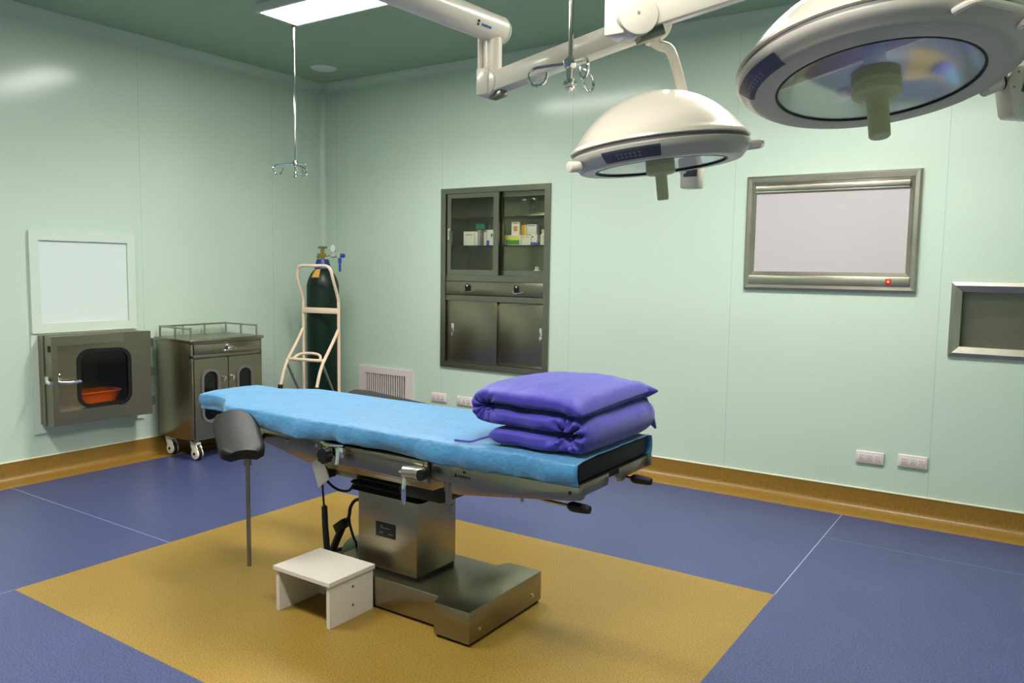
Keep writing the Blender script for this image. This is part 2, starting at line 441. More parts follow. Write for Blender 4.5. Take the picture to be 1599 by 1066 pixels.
# orange tray inside
tz = .4245
mb = MB()
def trayloop(g, z): return [V((x, y, z)) for x, y in rrect(-.15-g, .04+g, -2.235-g, -1.875+g, .04, 5)]
L = [trayloop(.0, tz+.075), trayloop(.008, tz+.078), trayloop(.010, tz+.070), trayloop(.002, tz+.068), trayloop(-.015, tz+.002), trayloop(-.02, tz), trayloop(-.022, tz+.003), trayloop(-.017, tz+.005), trayloop(-.004, tz+.07), trayloop(.0, tz+.075)]
mb.grid([l+[l[0]] for l in L]); bmesh.ops.remove_doubles(mb.bm, verts=mb.bm.verts, dist=1e-5)
mb.prism(rrect(-.128, .018, -2.213, -1.897, .02, 4), 'z', tz, tz+.004)
bmesh.ops.recalc_face_normals(mb.bm, faces=mb.bm.faces)
single('tray', mb, M_orange, 'orange plastic tray inside the steel pass-through box', 'tray')
# pale framed panel above
t = thing('wall_panel', 'pale framed blank panel on left wall above the steel pass box', 'wall panel', (0, -2.09, .91))
mb = MB(); mb.ring_plate([(-2.43, .909), (-1.745, .909), (-1.745, 1.55), (-2.43, 1.55)], [(-2.375, .968), (-1.80, .968), (-1.80, 1.492), (-2.375, 1.492)], 'x', .0005, .022)
obj('frame', mb, M_boardf, t, 0)
mb = MB(); mb.box((.0008, -2.3745, .9685), (.010, -1.8005, 1.4915)); obj('board', mb, M_board, t, 0)

# ------------------------------------------------------------------ steel instrument cart
t = thing('instrument_cart', 'steel wheeled instrument cabinet with top rail in the left corner', 'cart', (.24, -1.32, 0))
x0, x1, y0, y1 = .03, .44, -1.612, -1.028
mb = MB(); mb.box((x0, y0, .14), (x1-.02, y1, .82), .004)
for a, b in ((y0, y0+.016), (y1-.016, y1)): mb.box((x1-.022, a, .14), (x1, b, .82), .002)
for a, b in ((.14, .152), (.71, .735), (.808, .82)): mb.box((x1-.022, y0, a), (x1, y1, b), .002)
obj('body', mb, M_steel, t)
mb = MB(); mb.box((x0-.01, y0-.014, .82), (x1+.014, y1+.014, .842), .006)
obj('top', mb, M_steelh, t)
def rod(mb, a, b, r=.0065): mb.tube([a, b], r, 8)
mb = MB(); zr = .915
rx0, rx1, ry0, ry1 = x0+.02, x1-.03, y0+.02, y1-.02
P = [(rx1, ry0, zr), (rx0, ry0, zr), (rx0, ry1, zr), (rx1, ry1, zr)]
for a, b in zip(P, P[1:]): rod(mb, a, b)
obj('guard_rail', mb, M_frame, t)
for q in [(rx1, ry0), ((rx0+rx1)/2, ry0), (rx0, ry0), (rx0, ry0+.18), (rx0, ry0+.36), (rx0, ry1), ((rx0+rx1)/2, ry1), (rx1, ry1)]:
    mb = MB(); mb.cyl((q[0], q[1], .842), (q[0], q[1], zr+.008), .007, seg=10); obj('rail_post', mb, M_frame, t)
mb = MB(); mb.box((x1-.018, y0+.02, .737), (x1+.004, y1-.02, .806), .002)
dw = obj('drawer', mb, M_steel, t)
mb = MB(); yc = -1.322; mb.cyl((x1+.003, yc, .785), (x1+.022, yc, .785), .014); mb.box((x1+.01, yc-.014, .752), (x1+.024, yc+.014, .775), .006)
obj('drawer_lock', mb, M_chrome, dw)
mb = MB(); mb.tube(arcpts([(x1+.003, yc-.055, .768), (x1+.025, yc-.045, .758), (x1+.028, yc, .755), (x1+.025, yc+.045, .764), (x1+.003, yc+.052, .772)], 4), .006); obj('drawer_pull', mb, M_chrome, dw)
for a, b, wc in ((y0+.018, -1.3255, (-1.528, -1.408)), (-1.3185, y1-.018, (-1.24, -1.125))):
    mb = MB(); ol = rrect(a, b, .155, .706, .004, 6); il = rrect(wc[0], wc[1], .27, .62, .055, 6)
    mb.ring_plate(ol, il, 'x', x1-.016, x1+.004)
    d = obj('door', mb, M_steel, t)
    mb = MB(); mb.ring_plate(rrect(wc[0]-.014, wc[1]+.014, .256, .634, .068, 6), rrect(wc[0]+.004, wc[1]-.004, .274, .616, .052, 6), 'x', x1-.006, x1+.012)
    obj('window_gasket', mb, M_gasket, d)
    mb = MB(); mb.prism(rrect(wc[0]+.001, wc[1]-.001, .271, .619, .054, 6), 'x', x1-.006, x1-.002); obj('window_pane', mb, M_darkglass, d, 0)
    mb = MB(); yk = b-.035 if a < -1.4 else a+.03
    mb.tube([(x1+.002, yk, .565), (x1+.022, yk, .565), (x1+.026, yk-.006, .555), (x1+.026, yk-.012, .535)], .006); obj('door_handle', mb, M_chrome, d)
    mb = MB(); ym = yk-.004
    for k in range(6): mb.box((x1+.003, ym-.012, .40+k*.02), (x1+.007, ym+.012, .408+k*.02), .001)
    obj('louvre', mb, M_steeld, d)
for cx, cy in ((x0+.06, y0+.05), (x1-.06, y0+.05), (x0+.06, y1-.06), (x1-.06, y1-.06)):
    ox = .03
    mb = MB(); mb.cyl((cx, cy, .128), (cx, cy, .141), .026); mb.cyl((cx, cy, .095), (cx, cy, .13), .016)
    for s in (-1, 1):
        mb.prism([(cx-.026, .128), (cx+.022, .128), (cx+ox+.03, .088), (cx+ox+.026, .074), (cx+ox-.004, .030), (cx+ox-.02, .040), (cx-.012, .085)], 'y', cy+s*.013, cy+s*.021, .002)
    mb.box((cx-.026, cy-.02, .108), (cx+.05, cy+.02, .126), .006)
    c = obj('caster', mb, M_wheel, t)
    mb = MB(); mb.cyl((cx+ox, cy-.0115, .046), (cx+ox, cy+.0115, .046), .046, seg=28, bev=.004); obj('wheel', mb, M_black, c)
    mb = MB(); mb.cyl((cx+ox, cy-.024, .046), (cx+ox, cy+.024, .046), 0.039, seg=24, bev=.004)
    h = obj('wheel_disc', mb, M_wheel, c)
    mb.bm = bmesh.new()
    mb = MB(); mb.cyl((cx+ox, cy-.027, .046), (cx+ox, cy+.027, .046), .010, seg=16); obj('axle', mb, M_dark, c)

# ------------------------------------------------------------------ oxygen cylinder, regulator, trolley
CX, CY, CR = .39, -.375, .128
t = thing('oxygen_cylinder', 'dark green gas cylinder with blue neck standing in the room corner', 'gas cylinder', (CX, CY, 0))
prof = [(0, .02), (.09, .02), (.118, .03), (CR, .06), (CR, 1.20)]
prof += [(CR*cos(k*pi/2/7)*.72+CR*.28*(1-k/7.0)+.0, 1.20+.155*sin(k*pi/2/7)) for k in range(1, 7)] + [(.040, 1.362), (.040, 1.375), (0, 1.375)]
mb = MB(); mb.lathe(prof, Matrix.Translation((CX, CY, 0)), 40); obj('body', mb, M_cyl, t, 50)
mb = MB(); mb.lathe([(0, 1.352), (.066, 1.335), (.060, 1.365), (.052, 1.395), (.046, 1.412), (0, 1.414)], Matrix.Translation((CX, CY, 0)), 28); obj('neck_ring', mb, M_bluecap, t)
mb = MB(); mb.cyl((CX, CY, 1.41), (CX, CY, 1.50), .017); mb.box((CX-.05, CY-.016, 1.432), (CX+.045, CY+.016, 1.458), .005); mb.cyl((CX-.02, CY-.02, 1.428), (CX-.02, CY-.036, 1.428), .012)
v = obj('valve', mb, M_brass, t)
mb = MB(); mb.cyl((CX, CY, 1.50), (CX, CY, 1.512), .018)
for k in range(6):
    a = k*pi/3; mb.cyl((CX+.022*cos(a), CY+.022*sin(a), 1.497), (CX+.022*cos(a), CY+.022*sin(a), 1.515), .014, seg=10)
obj('handwheel', mb, M_steeld, v)
mb = MB(); A0, A1 = radians(-96), radians(-58)
def shoulder_r(z):
    for (ra, za), (rb, zb) in zip(prof[4:], prof[5:]):
        if za <= z <= zb: return ra+(rb-ra)*(z-za)/max(zb-za, 1e-6)
    return CR
mb.grid([[(CX+(shoulder_r(z)+.0015)*cos(A0+(A1-A0)*k/8), CY+(shoulder_r(z)+.0015)*sin(A0+(A1-A0)*k/8), z) for k in range(9)] for z in (1.335, 1.325, 1.31, 1.295, 1.28, 1.265)])
o = obj('shoulder_label', mb, M_amber, t); md = o.modifiers.new('thickness', 'SOLIDIFY'); md.thickness = .0015; md.offset = 0
t = thing('oxygen_regulator', 'small chrome regulator with blue knob beside the gas cylinder valve', 'regulator', (CX+.045, CY, 1.44))
mb = MB(); mb.tube([(CX+.046, CY, 1.445), (CX+.12, CY-.005, 1.44)], .007); mb.cyl((CX+.12, CY-.005, 1.44), (CX+.165, CY-.008, 1.438), .016); mb.cyl((CX+.165, CY-.008, 1.438), (CX+.205, CY-.01, 1.436), .011); mb.box((CX+.19, CY-.024, 1.42), (CX+.222, CY+.004, 1.462), .004)
obj('body', mb, M_chrome, t)
for gx, gz, gr in ((CX+.145, 1.497, .030),):
    mb = MB(); mb.cyl((gx, CY-.028, gz), (gx, CY, gz), gr, seg=28, bev=.003); mb.cyl((gx, CY-.01, 1.44), (gx, CY-.01, gz-gr+.002), .006); g = obj('pressure_gauge', mb, M_chrome, t)
    mb = MB(); mb.cyl((gx, CY-.0295, gz), (gx, CY-.028, gz), gr*.85, seg=28); obj('gauge_face', mb, M_board, g)
mb = MB(); mb.cyl((CX+.222, CY-.01, 1.441), (CX+.252, CY-.01, 1.44), .017, seg=18, bev=.004); obj('knob', mb, M_bluepl, t)
mb = MB(); mb.cyl((CX+.206, CY-.01, 1.385), (CX+.206, CY-.01, 1.42), .014); mb.cyl((CX+.206, CY-.01, 1.315), (CX+.206, CY-.01, 1.39), .009, .010); obj('outlet', mb, M_bluepl, t)
mb = MB(); mb.cyl((CX+.222, CY-.01, 1.46), (CX+.222, CY-.01, 1.575), .008, seg=10); obj('flow_tube', mb, M_glass, t)

FX, FY, RZ = .50, -.50, radians(12)
MT = Matrix.Translation((FX, FY, 0)) @ Matrix.Rotation(RZ, 4, 'Z')
t = thing('cylinder_trolley', 'cream tubular two-legged trolley holding the green gas cylinder', 'trolley', (0, 0, 0), M=MT)
W = .166; r = .0125
def tl(name, paths, mats=M_cream, rr=r):
    mb = MB()
    for p in paths: mb.tube(p, rr, 10)
    return obj(name, mb, mats, t, local=True)
H1, H2 = 1.10, 1.345
tl('frame', [arcpts([(-W, 0, .03), (-W, 0, .4), (-W, 0, .8), (-W, 0, H1-.04), (-W, -.012, H1+.02), (-W, -.07, 1.25), (-W+.012, -.085, H2-.02), (-W+.05, -.09, H2+.012), (0, -.09, H2+.014), (W-.05, -.09, H2+.012), (W-.012, -.085, H2-.02), (W, -.07, 1.25), (W, -.012, H1+.02), (W, 0, H1-.04), (W, 0, .8), (W, 0, .4), (W, 0, .03)], 5)])
mb = MB(); mb.box((-W, -.014, .985), (W, .0, 1.03), .005); obj('crossbar', mb, M_cream, t, local=True)
for s in (-1, 1):
    lg = tl('leg', [arcpts([(s*W, -.005, .86), (s*W, -.07, .78), (s*W, -.14, .70), (s*W, -.21, .62), (s*W, -.255, .54), (s*W, -.285, .46), (s*W, -.30, .42)], 5)])
    mb = MB(); mb.cyl((s*W, -.293, .445), (s*W, -.302, .40), .019, bev=.003); mb.cyl((s*W, -.302, .41), (s*W, -.304, .375), .021, bev=.006); obj('rubber_cap', mb, M_black, lg, local=True)
    tl('brace', [[(s*W, -.215, .61), (s*W, -.005, .26)]], M_frame, .009)
tl('step_bar', [[(-W, -.200, .635), (W, -.200, .635)]])
tl('grip_loop', [arcpts([(-W+.05, -.20, .64), (-W+.075, -.15, .67), (0, -.135, .68), (W-.075, -.15, .67), (W-.03, -.20, .64)], 6)], M_cream, .011)
for s in (-1, 1):
    mb = MB(); mb.cyl((s*(W+.02), .03, .085), (s*(W+.05), .03, .085), .085, seg=28, bev=.008); obj('wheel', mb, M_black, t, local=True)
mb = MB(); mb.box((-W, -.005, .004), (W, .30, .018), .004); mb.cyl((-W-.02, .03, .085), (W+.02, .03, .085), .009); mb.box((-W-.012, -.012, .006), (-W+.012, .06, .1)); mb.box((W-.012, -.012, .006), (W+.012, .06, .1)); obj('foot_plate', mb, M_cream, t, local=True)

# ------------------------------------------------------------------ return-air vent
t = thing('air_vent', 'white framed wall vent with vertical slats low on the back wall', 'vent', (.735, 0, .13))
mb = MB(); mb.ring_plate([(.437, .10), (1.025, .10), (1.025, .523), (.437, .523)], [(.505, .15), (.966, .15), (.966, .470), (.505, .470)], 'y', -.022, -.0005)
obj('frame', mb, M_whitep, t, 0)
for k in range(19):
    mb = MB(); x = .515+k*.0246; mb.box((x-.0042, -.019, .151), (x+.0042, -.006, .469), .001)
    obj('slat', mb, M_whitep, t, 0)
mb = MB(); mb.box((.502, .03, .142), (.968, .05, .473)); obj('duct_back', mb, M_dark, t, 0)

# ------------------------------------------------------------------ wall sockets
def socket(x, z, label):
    t = thing('wall_socket', label, 'socket', (x, 0, z), 'wall sockets')
    mb = MB(); mb.box((x-.075, -.013, z-.036), (x+.075, -.0005, z+.036), .008, seg=3); obj('cover_plate', mb, M_whitep, t)
    for k in range(3):
        cx = x-.043+k*.043
        mb = MB(); mb.box((cx-.019, -.0155, z-.022), (cx+.019, -.012, z+.020), .0015); m = obj('outlet', mb, M_whitep, t)
        mb = MB()
        for dx, dz, w_, h_ in ((-.006, .010, .0016, .005), (.006, .010, .0016, .005), (-.008, -.010, .0016, .006), (.008, -.010, .0016, .006), (0, -.004, .0016, .006)):
            mb.box((cx+dx-w_, -.0163, z+dz-h_), (cx+dx+w_, -.015, z+dz+h_))
        obj('slot', mb, M_slot, m, 0)
socket(1.302, .334, 'left one of the two white wall sockets between vent and duvet')
socket(1.557, .330, 'white wall socket next to the folded duvet, right of its twin')
socket(4.464, .311, 'left one of the two white wall sockets beneath the film viewer')
socket(4.684, .319, 'rightmost white wall socket beside a panel joint below the steel recess')

# ------------------------------------------------------------------ built-in medicine cabinet
t = thing('medicine_cabinet', 'built-in steel cabinet with glass doors set in the back wall', 'cabinet', (1.81, 0, .586))
X0, X1, Z0, Z1, XI0, XI1 = 1.318, 2.303, .586, 1.962, 1.365, 2.258
mb = MB(); mb.ring_plate([(X0, Z0), (X1, Z0), (X1, Z1), (X0, Z1)], [(XI0, .632), (XI1, .632), (XI1, 1.922), (XI0, 1.922)], 'y', -.016, .03)
mb.box((XI0, -.006, 1.258), (XI1, .03, 1.305)); mb.box((XI0, -.006, 1.108), (XI1, .03, 1.150))
obj('frame', mb, M_cabf, t, 0)
mb = MB(); mb.box((XI0-.015, .27, .615), (XI1+.015, .28, 1.935)); mb.box((XI0-.015, .03, .615), (XI0, .27, 1.935)); mb.box((XI1, .03, .615), (XI1+.015, .27, 1.935)); mb.box((XI0, .03, .615), (XI1, .27, .632)); mb.box((XI0, .03, 1.92), (XI1, .27, 1.935)); mb.box((XI0, .03, 1.258), (XI1, .27, 1.30)); mb.box((XI0, .03, 1.10), (XI1, .27, 1.15))
obj('carcass', mb, M_steelh, t, 0)
for z in (1.528, 1.738):
    mb = MB(); mb.box((XI0+.002, .062, z-.004), (XI1-.002, .268, z+.004), .001); obj('glass_shelf', mb, M_darkglass, t, 0)
def gdoor(a, b, ya, yb, st):
    mb = MB(); mb.ring_plate([(a, 1.306), (b, 1.306), (b, 1.921), (a, 1.921)], [(a+st[0], 1.345), (b-st[1], 1.345), (b-st[1], 1.887), (a+st[0], 1.887)], 'y', ya, yb)
    d = obj('glass_door', mb, M_cabf, t, 0)
    mb = MB(); mb.box((a+st[0]-.002, (ya+yb)/2-.002, 1.343), (b-st[1]+.002, (ya+yb)/2+.002, 1.889)); obj('glass_pane', mb, M_cabglass, d, 0)
    return d
dl = gdoor(1.372, 1.855, -.004, .014, (.038, .047)); drr = gdoor(1.835, 2.257, .034, .052, (.03, .01))
mb = MB(); mb.box((1.380, -.010, 1.57), (1.396, -.003, 1.66), .004); obj('finger_pull', mb, M_chrome, dl)
mb = MB(); mb.box((1.368, -.012, 1.154), (2.255, .01, 1.254), .002); dd = obj('drawer', mb, M_steelh, t)
for x in (1.582, 2.030):
    mb = MB(); mb.cyl((x, -.012, 1.222), (x, -.026, 1.222), .017); mb.box((x-.02, -.024, 1.185), (x+.02, -.013, 1.218), .008); o = obj('lock', mb, M_black, dd)
    mb = MB(); mb.cyl((x+.006, -.029, 1.226), (x+.006, -.026, 1.226), .008); mb.tube(arcpts([(x-.055, -.013, 1.186), (x-.04, -.028, 1.18), (x, -.03, 1.176), (x+.04, -.028, 1.182), (x+.055, -.013, 1.19)], 4), .005); obj('pull', mb, M_chrome, o)
for a, b, ya in ((1.372, 1.845, .002), (1.835, 2.257, .016)):
    mb = MB(); mb.box((a, ya, .634), (b, ya+.014, 1.107), .001); d = obj('sliding_door', mb, M_steelh, t)
    x = a+.058 if a < 1.5 else b-.027
    mb = MB(); mb.box((x-.014, ya-.004, .835), (x+.014, ya, .93), .002); mb.cyl((x, ya-.012, .858), (x, ya-.002, .858), .013); mb.tube([(x, ya-.01, .86), (x+.002, ya-.012, .845), (x+.002, ya-.012, .832)], .004); obj('lock', mb, M_chrome, d)
# boxes on the glass shelf
SZ = 1.5325
def carton(x0, x1, z0, h, d, label, base, prints=(), y=.11, rot=0, name='medicine_box'):
    c = V(((x0+x1)/2, y+d/2, z0)); w = (x1-x0)/2
    M = Matrix.Translation(c) @ Matrix.Rotation(rot, 4, 'Z')
    t = tag(obj(name, MB().box((-w, -d/2, 0), (w, d/2, h), .001), base), label, 'medicine box', 'medicine boxes in the wall cabinet'); t.matrix_world = M
    for nm, a, b, e0, e1, m in prints:
        mb = MB(); mb.box((-w+2*w*a, -d/2-.0006, h*e0), (-w+2*w*b, -d/2+.0005, h*e1)); obj(nm, mb, m, t, 0, local=True)
    return t
carton(1.445, 1.548, SZ, .108, .06, 'white box at the left on the cabinet shelf, behind the left glass', M_carton, [('printed_band', .2, .8, .72, .80, M_cgrey)])
carton(1.553, 1.578, SZ, .105, .07, 'narrow white upright box right beside the leftmost white box', M_carton)
carton(1.582, 1.607, SZ, .118, .07, 'narrow white box standing second in the row of thin cartons', M_cgrey)
carton(1.611, 1.636, SZ, .165, .06, 'tall white leaflet box behind the left glass beside the blue printed box', M_carton, y=.15)
carton(1.555, 1.640, SZ+.125, .045, .05, 'green box lying high behind the thin white cartons', M_cgreen, y=.12)
carton(1.668, 1.728, SZ, .118, .06, 'white box with blue corner by the middle door stile', M_carton, [('blue_corner', 0, .4, 0, .32, M_cblue), ('blue_mark', .65, .9, .55, .75, M_cblue)])
tg = carton(1.838, 1.985, SZ, .074, .07, 'white box with yellow and green front lying behind the right glass', M_carton, [('yellow_band', .05, .95, .55, .97, M_cyel), ('green_band', .08, .92, .06, .52, M_cgreen2)], y=.10)
carton(1.894, 1.966, SZ+.0745, .10, .05, 'upright grey and orange box on top of the green-fronted box', M_carton, [('orange_patch', .25, .75, .30, .68, M_corange), ('grey_line', .2, .8, .82, .90, M_cgrey)], y=.11)
carton(1.992, 2.075, SZ, .072, .06, 'white box right next to the green-fronted box', M_carton, [('printed_band', .1, .8, .78, .86, M_corange)], y=.10)
carton(2.079, 2.128, SZ, .076, .06, 'small white box between two lower white cartons on right', M_carton, [('teal_mark', .1, .4, .72, .86, M_cgreen)], y=.10)
carton(1.988, 2.030, SZ+.0725, .075, .05, 'gold box standing on the white box behind the right glass', M_cgold, [('pale_edge', .8, 1, 0, 1, M_cyel)], y=.105)
carton(2.034, 2.118, SZ+.0765, .075, .045, 'pale box with printed top line beside the gold box', M_carton, [('printed_band', .1, .9, .82, .92, M_cgrey)], y=.105)
carton(2.085, 2.150, SZ, .02, .02, 'flat blue packet at the shelf front near the white bottle', M_cblue, y=.078)
def bottle(x, y, z, h, r, label):
    mb = MB(); mb.lathe([(0, 0), (r, 0), (r, h*.62), (r*.62, h*.72), (r*.62, h*.74), (0, h*.74)], None, 20); o = obj('bottle', mb, M_carton); o.location = (x, y, z)
    tag(o, label, 'bottle', 'bottles in the wall cabinet')
    mb = MB(); mb.cyl((0, 0, h*.74), (0, 0, h), r*.68, seg=18); obj('cap', mb, M_whitep, o, local=True)
bottle(2.168, .13, SZ, .115, .026, 'white bottle at the right end of the medicine shelf')
bottle(2.098, .16, 1.3005, .075, .028, 'small white bottle on the bottom shelf behind the right glass')
mb = MB(); mb.box((1.93, .10, 1.7425), (2.20, .24, 1.758), .006); mb.box((2.05, .11, 1.758), (2.19, .22, 1.766), .003)
single('flat_folder', mb, M_steeld, 'dark flat pack lying on the top cabinet shelf', 'flat pack')

# ------------------------------------------------------------------ film viewer
t = thing('film_viewer', 'large white-screened film viewer with steel frame on back wall', 'film viewer', (4.174, 0, 1.25))
a0, a1, z0, z1 = 3.699, 4.650, 1.256, 1.930
def bevel_frame(a0, a1, z0, z1, w, y0, y1, y2, mi=0, wt=None, wb=None):
    """mitred picture frame with a sloping face"""
    mb = MB(); wt = wt or w; wb = wb or w
    O = [(a0, z0), (a1, z0), (a1, z1), (a0, z1)]; I = [(a0+w, z0+wb), (a1-w, z0+wb), (a1-w, z1-wt), (a0+w, z1-wt)]
    g = .35
    Mi = [(o[0]+(i[0]-o[0])*g, o[1]+(i[1]-o[1])*g) for o, i in zip(O, I)]
    rows = [[(x, y, z) for x, z in loop] for loop, y in ((O, y0), (O, y1), (Mi, y1-.006), (I, y2), (I, y0))]
    mb.grid([rr+[rr[0]] for rr in rows]); bmesh.ops.remove_doubles(mb.bm, verts=mb.bm.verts, dist=1e-6); bmesh.ops.recalc_face_normals(mb.bm, faces=mb.bm.faces)
    return mb
obj('outer_frame', bevel_frame(a0, a1, z0, z1, .032, -.0005, -.02, -.024), M_frame, t, 0)
mb = bevel_frame(a0+.030, a1-.030, 1.335, z1-.030, .030, -.0005, -.022, -.012); obj('inner_frame', mb, M_frame, t, 0)
mb = MB(); mb.box((a0+.058, -.028, 1.842), (a1-.058, -.010, 1.870), .0015); mb.box((a0+.059, -.022, 1.828), (a1-.059, -.010, 1.842), .002); obj('film_clip_rail', mb, M_frame, t)
mb = MB(); mb.box((a0+.059, -.013, 1.364), (a1-.059, -.002, 1.875)); obj('screen', mb, M_viewer, t, 0)
mb = MB(); mb.box((a0+.031, -.030, 1.287), (a1-.034, -.002, 1.338), .002); obj('control_strip', mb, M_frame, t)
mb = MB(); mb.box((4.497, -.036, 1.297), (4.526, -.029, 1.331), .002); sw = obj('switch', mb, M_red, t)
mb = MB(); mb.box((4.505, -.0375, 1.309), (4.518, -.0355, 1.320), .0008); obj('switch_light', mb, M_redlit, sw)

# ------------------------------------------------------------------ steel recess at the right
t = thing('wall_recess', 'empty dark steel recess with bright frame at the right photo edge', 'wall recess', (5.295, 0, .92))
mb = bevel_frame(4.820, 5.77, .924, 1.320, .052, .002, -.016, -.010); obj('frame', mb, M_frame, t, 0)
mb = MB(); mb.box((4.87, .10, .975), (5.72, .11, 1.27)); mb.box((4.865, 0, .97), (4.87, .11, 1.275)); mb.box((5.72, 0, .97), (5.725, .11, 1.275)); mb.box((4.87, 0, .97), (5.72, .11, .975)); mb.box((4.87, 0, 1.27), (5.72, .11, 1.275)); obj('back_box', mb, M_steeld, t, 0)

# ------------------------------------------------------------------ ceiling drip-hook poles
def iv_pole(x, y, zh, rot, label):
    M = Matrix.Translation((x, y, HC)) @ Matrix.Rotation(rot, 4, 'Z')
    t = thing('drip_hook', label, 'drip hook', None, 'ceiling drip hooks', M)
    h = zh-HC
    mb = MB(); mb.cyl((0, 0, h), (0, 0, -.06), .0085, seg=14); mb.cyl((0, 0, h+.3), (0, 0, -.05), .0105, seg=14); obj('rod', mb, M_chrome, t, local=True)
    mb = MB(); mb.cyl((0, 0, -.025), (0, 0, 0), .018); mb.cyl((0, 0, -.07), (0, 0, -.02), .013); obj('ceiling_carriage', mb, M_frame, t, local=True)
    mb = MB(); mb.lathe([(0, .02), (.012, .02), (.024, .006), (.026, -.002), (.020, -.014), (.014, -.018), (.013, -.05), (.024, -.058), (.024, -.066), (.014, -.070), (.017, -.08), (.010, -.088), (0, -.089)], Matrix.Translation((0, 0, h)), 24); hb = obj('hub', mb, M_chrome, t, local=True)
    for k in range(3):
        a = k*2*pi/3; R_ = Matrix.Translation((0, 0, h)) @ Matrix.Rotation(a, 4, 'Z')
        P = [(.02, 0, 0), (.06, 0, -.004), (.108, 0, -.010)] + [(.108+.030*sin(q)*1.0, 0, -.040+.030*cos(q)) for q in [radians(v) for v in (30, 70, 110, 150, 190, 230, 262)]] + [(.076, 0, -.026)]
        mb = MB(); mb.tube([R_ @ V(p) for p in P], .0052, 8); obj('hook', mb, M_chrome, t, local=True)
iv_pole(1.226, -1.372, 2.000, radians(229), 'chrome drip hook on long rod hanging under the glowing ceiling panel')
iv_pole(3.885, -2.52, 2.03, radians(204), 'larger near chrome drip hook hanging in front of the white lamp arm')

# ------------------------------------------------------------------ surgical lamps
def lamp_matrix(c, n, az):
    z = -V(n).normalized(); x = Rt-z*Rt.dot(z); x.normalize(); y = z.cross(x)
    m = Matrix((x, y, z)).transposed().to_4x4(); m.translation = V(c)
    return m
HUB = V((3.37, -3.25, 0)); EL1 = V((3.428, -2.32, 2.262)); EL2 = V((4.37, -3.07, 2.40))
t = thing('lamp_ceiling_mount', 'white ceiling post carrying the swivel arms of both operating lamps', 'ceiling mount', HUB+V((0, 0, HC)))
mb = MB(); mb.lathe([(0, HC), (.19, HC), (.19, HC-.05), (.13, HC-.09), (.06, HC-.10), (.06, 2.15), (0, 2.15)], Matrix.Translation(HUB), 32); obj('post', mb, M_white, t)
def lamp_head(t, R, rg, zs, H, handle, drop_seg=64):
    """local z up; glass plane at z=0, seam at z=zs (relative), dome height H"""
    dome = [(R+.001, zs+.010), (R*.985, zs+.022), (R*.93, zs+H*.20), (R*.82, zs+H*.42), (R*.66, zs+H*.66), (R*.47, zs+H*.85), (R*.26, zs+H*.965), (R*.10, zs+H*.998), (0, zs+H)]
    sm = []
    for i in range(len(dome)-1):
        sm.append(dome[i])
    mb = MB(); pts = arcpts([(a, 0, b) for a, b in dome], 3); mb.lathe([(max(p.x, 0), p.z) for p in pts], None, drop_seg); mb.lathe([(R+.001, zs+.010), (R*.97, zs+.006), (R*.9, zs+.006)], None, drop_seg)
    obj('dome', mb, M_white, t, 60, local=True)
    mb = MB(); mb.lathe([(R*.9, zs+.010), (R*.982, zs+.010), (R*.982, zs-.004), (R*.9, zs-.004)], None, drop_seg); obj('seam_gasket', mb, M_gasket, t, 40, local=True)
    skirt = [(R*.95, zs-.003), (R*.995, zs-.004), (R*1.0, zs-.012), (R*.985, zs-.012-(zs-.012)*.35), (R*.93, zs-.012-(zs-.012)*.80), (R*.90, -.0015), (R*.86, -.004), (rg+.012, -.004), (rg+.002, -.002), (rg, .004)]
    pts = arcpts([(a, 0, b) for a, b in skirt], 3)
    mb = MB(); mb.lathe([(p.x, p.z) for p in pts], None, drop_seg); obj('lamp_ring', mb, M_ringw, t, 50, local=True)
    mb = MB(); mb.lathe([(rg+.003, .001), (rg+.003, -.004), (rg-.003, -.004), (rg-.003, .001)], None, drop_seg); obj('glass_seal', mb, M_black, t, 40, local=True)
    mb = MB(); mb.lathe([(.0, .0025), (rg, .0025), (rg, .0005), (0, .0005)], None, drop_seg); obj('cover_glass', mb, M_glass, t, 0, local=True)
    mb = MB(); hh = H*.62
    mb.lathe([(rg+.001, .004), (rg*.92, zs*.5+hh*.25), (rg*.78, zs*.5+hh*.5), (rg*.55, zs*.5+hh*.75), (rg*.25, zs*.5+hh*.9), (0, zs*.5+hh*.93)], None, 48); obj('reflector', mb, M_refl, t, 60, local=True)
    rc, hc, rs, hs = handle
    mb = MB(); mb.lathe([(0, .03), (rc*.96, .03), (rc*.96, .0), (rc, -.0), (rc, -hc*.25), (rc*.98, -hc*.27), (rc*.98, -hc*.31), (rc, -hc*.33), (rc, -hc*.75), (rc*.85, -hc*.95), (rs*1.25, -hc), (rs*1.02, -hc*1.06), (rs, -hc*1.1), (rs*.98, -hs+.004), (rs*.85, -hs), (0, -hs)], None, 28)
    obj('sterile_handle', mb, M_handle, t, 35, local=True)
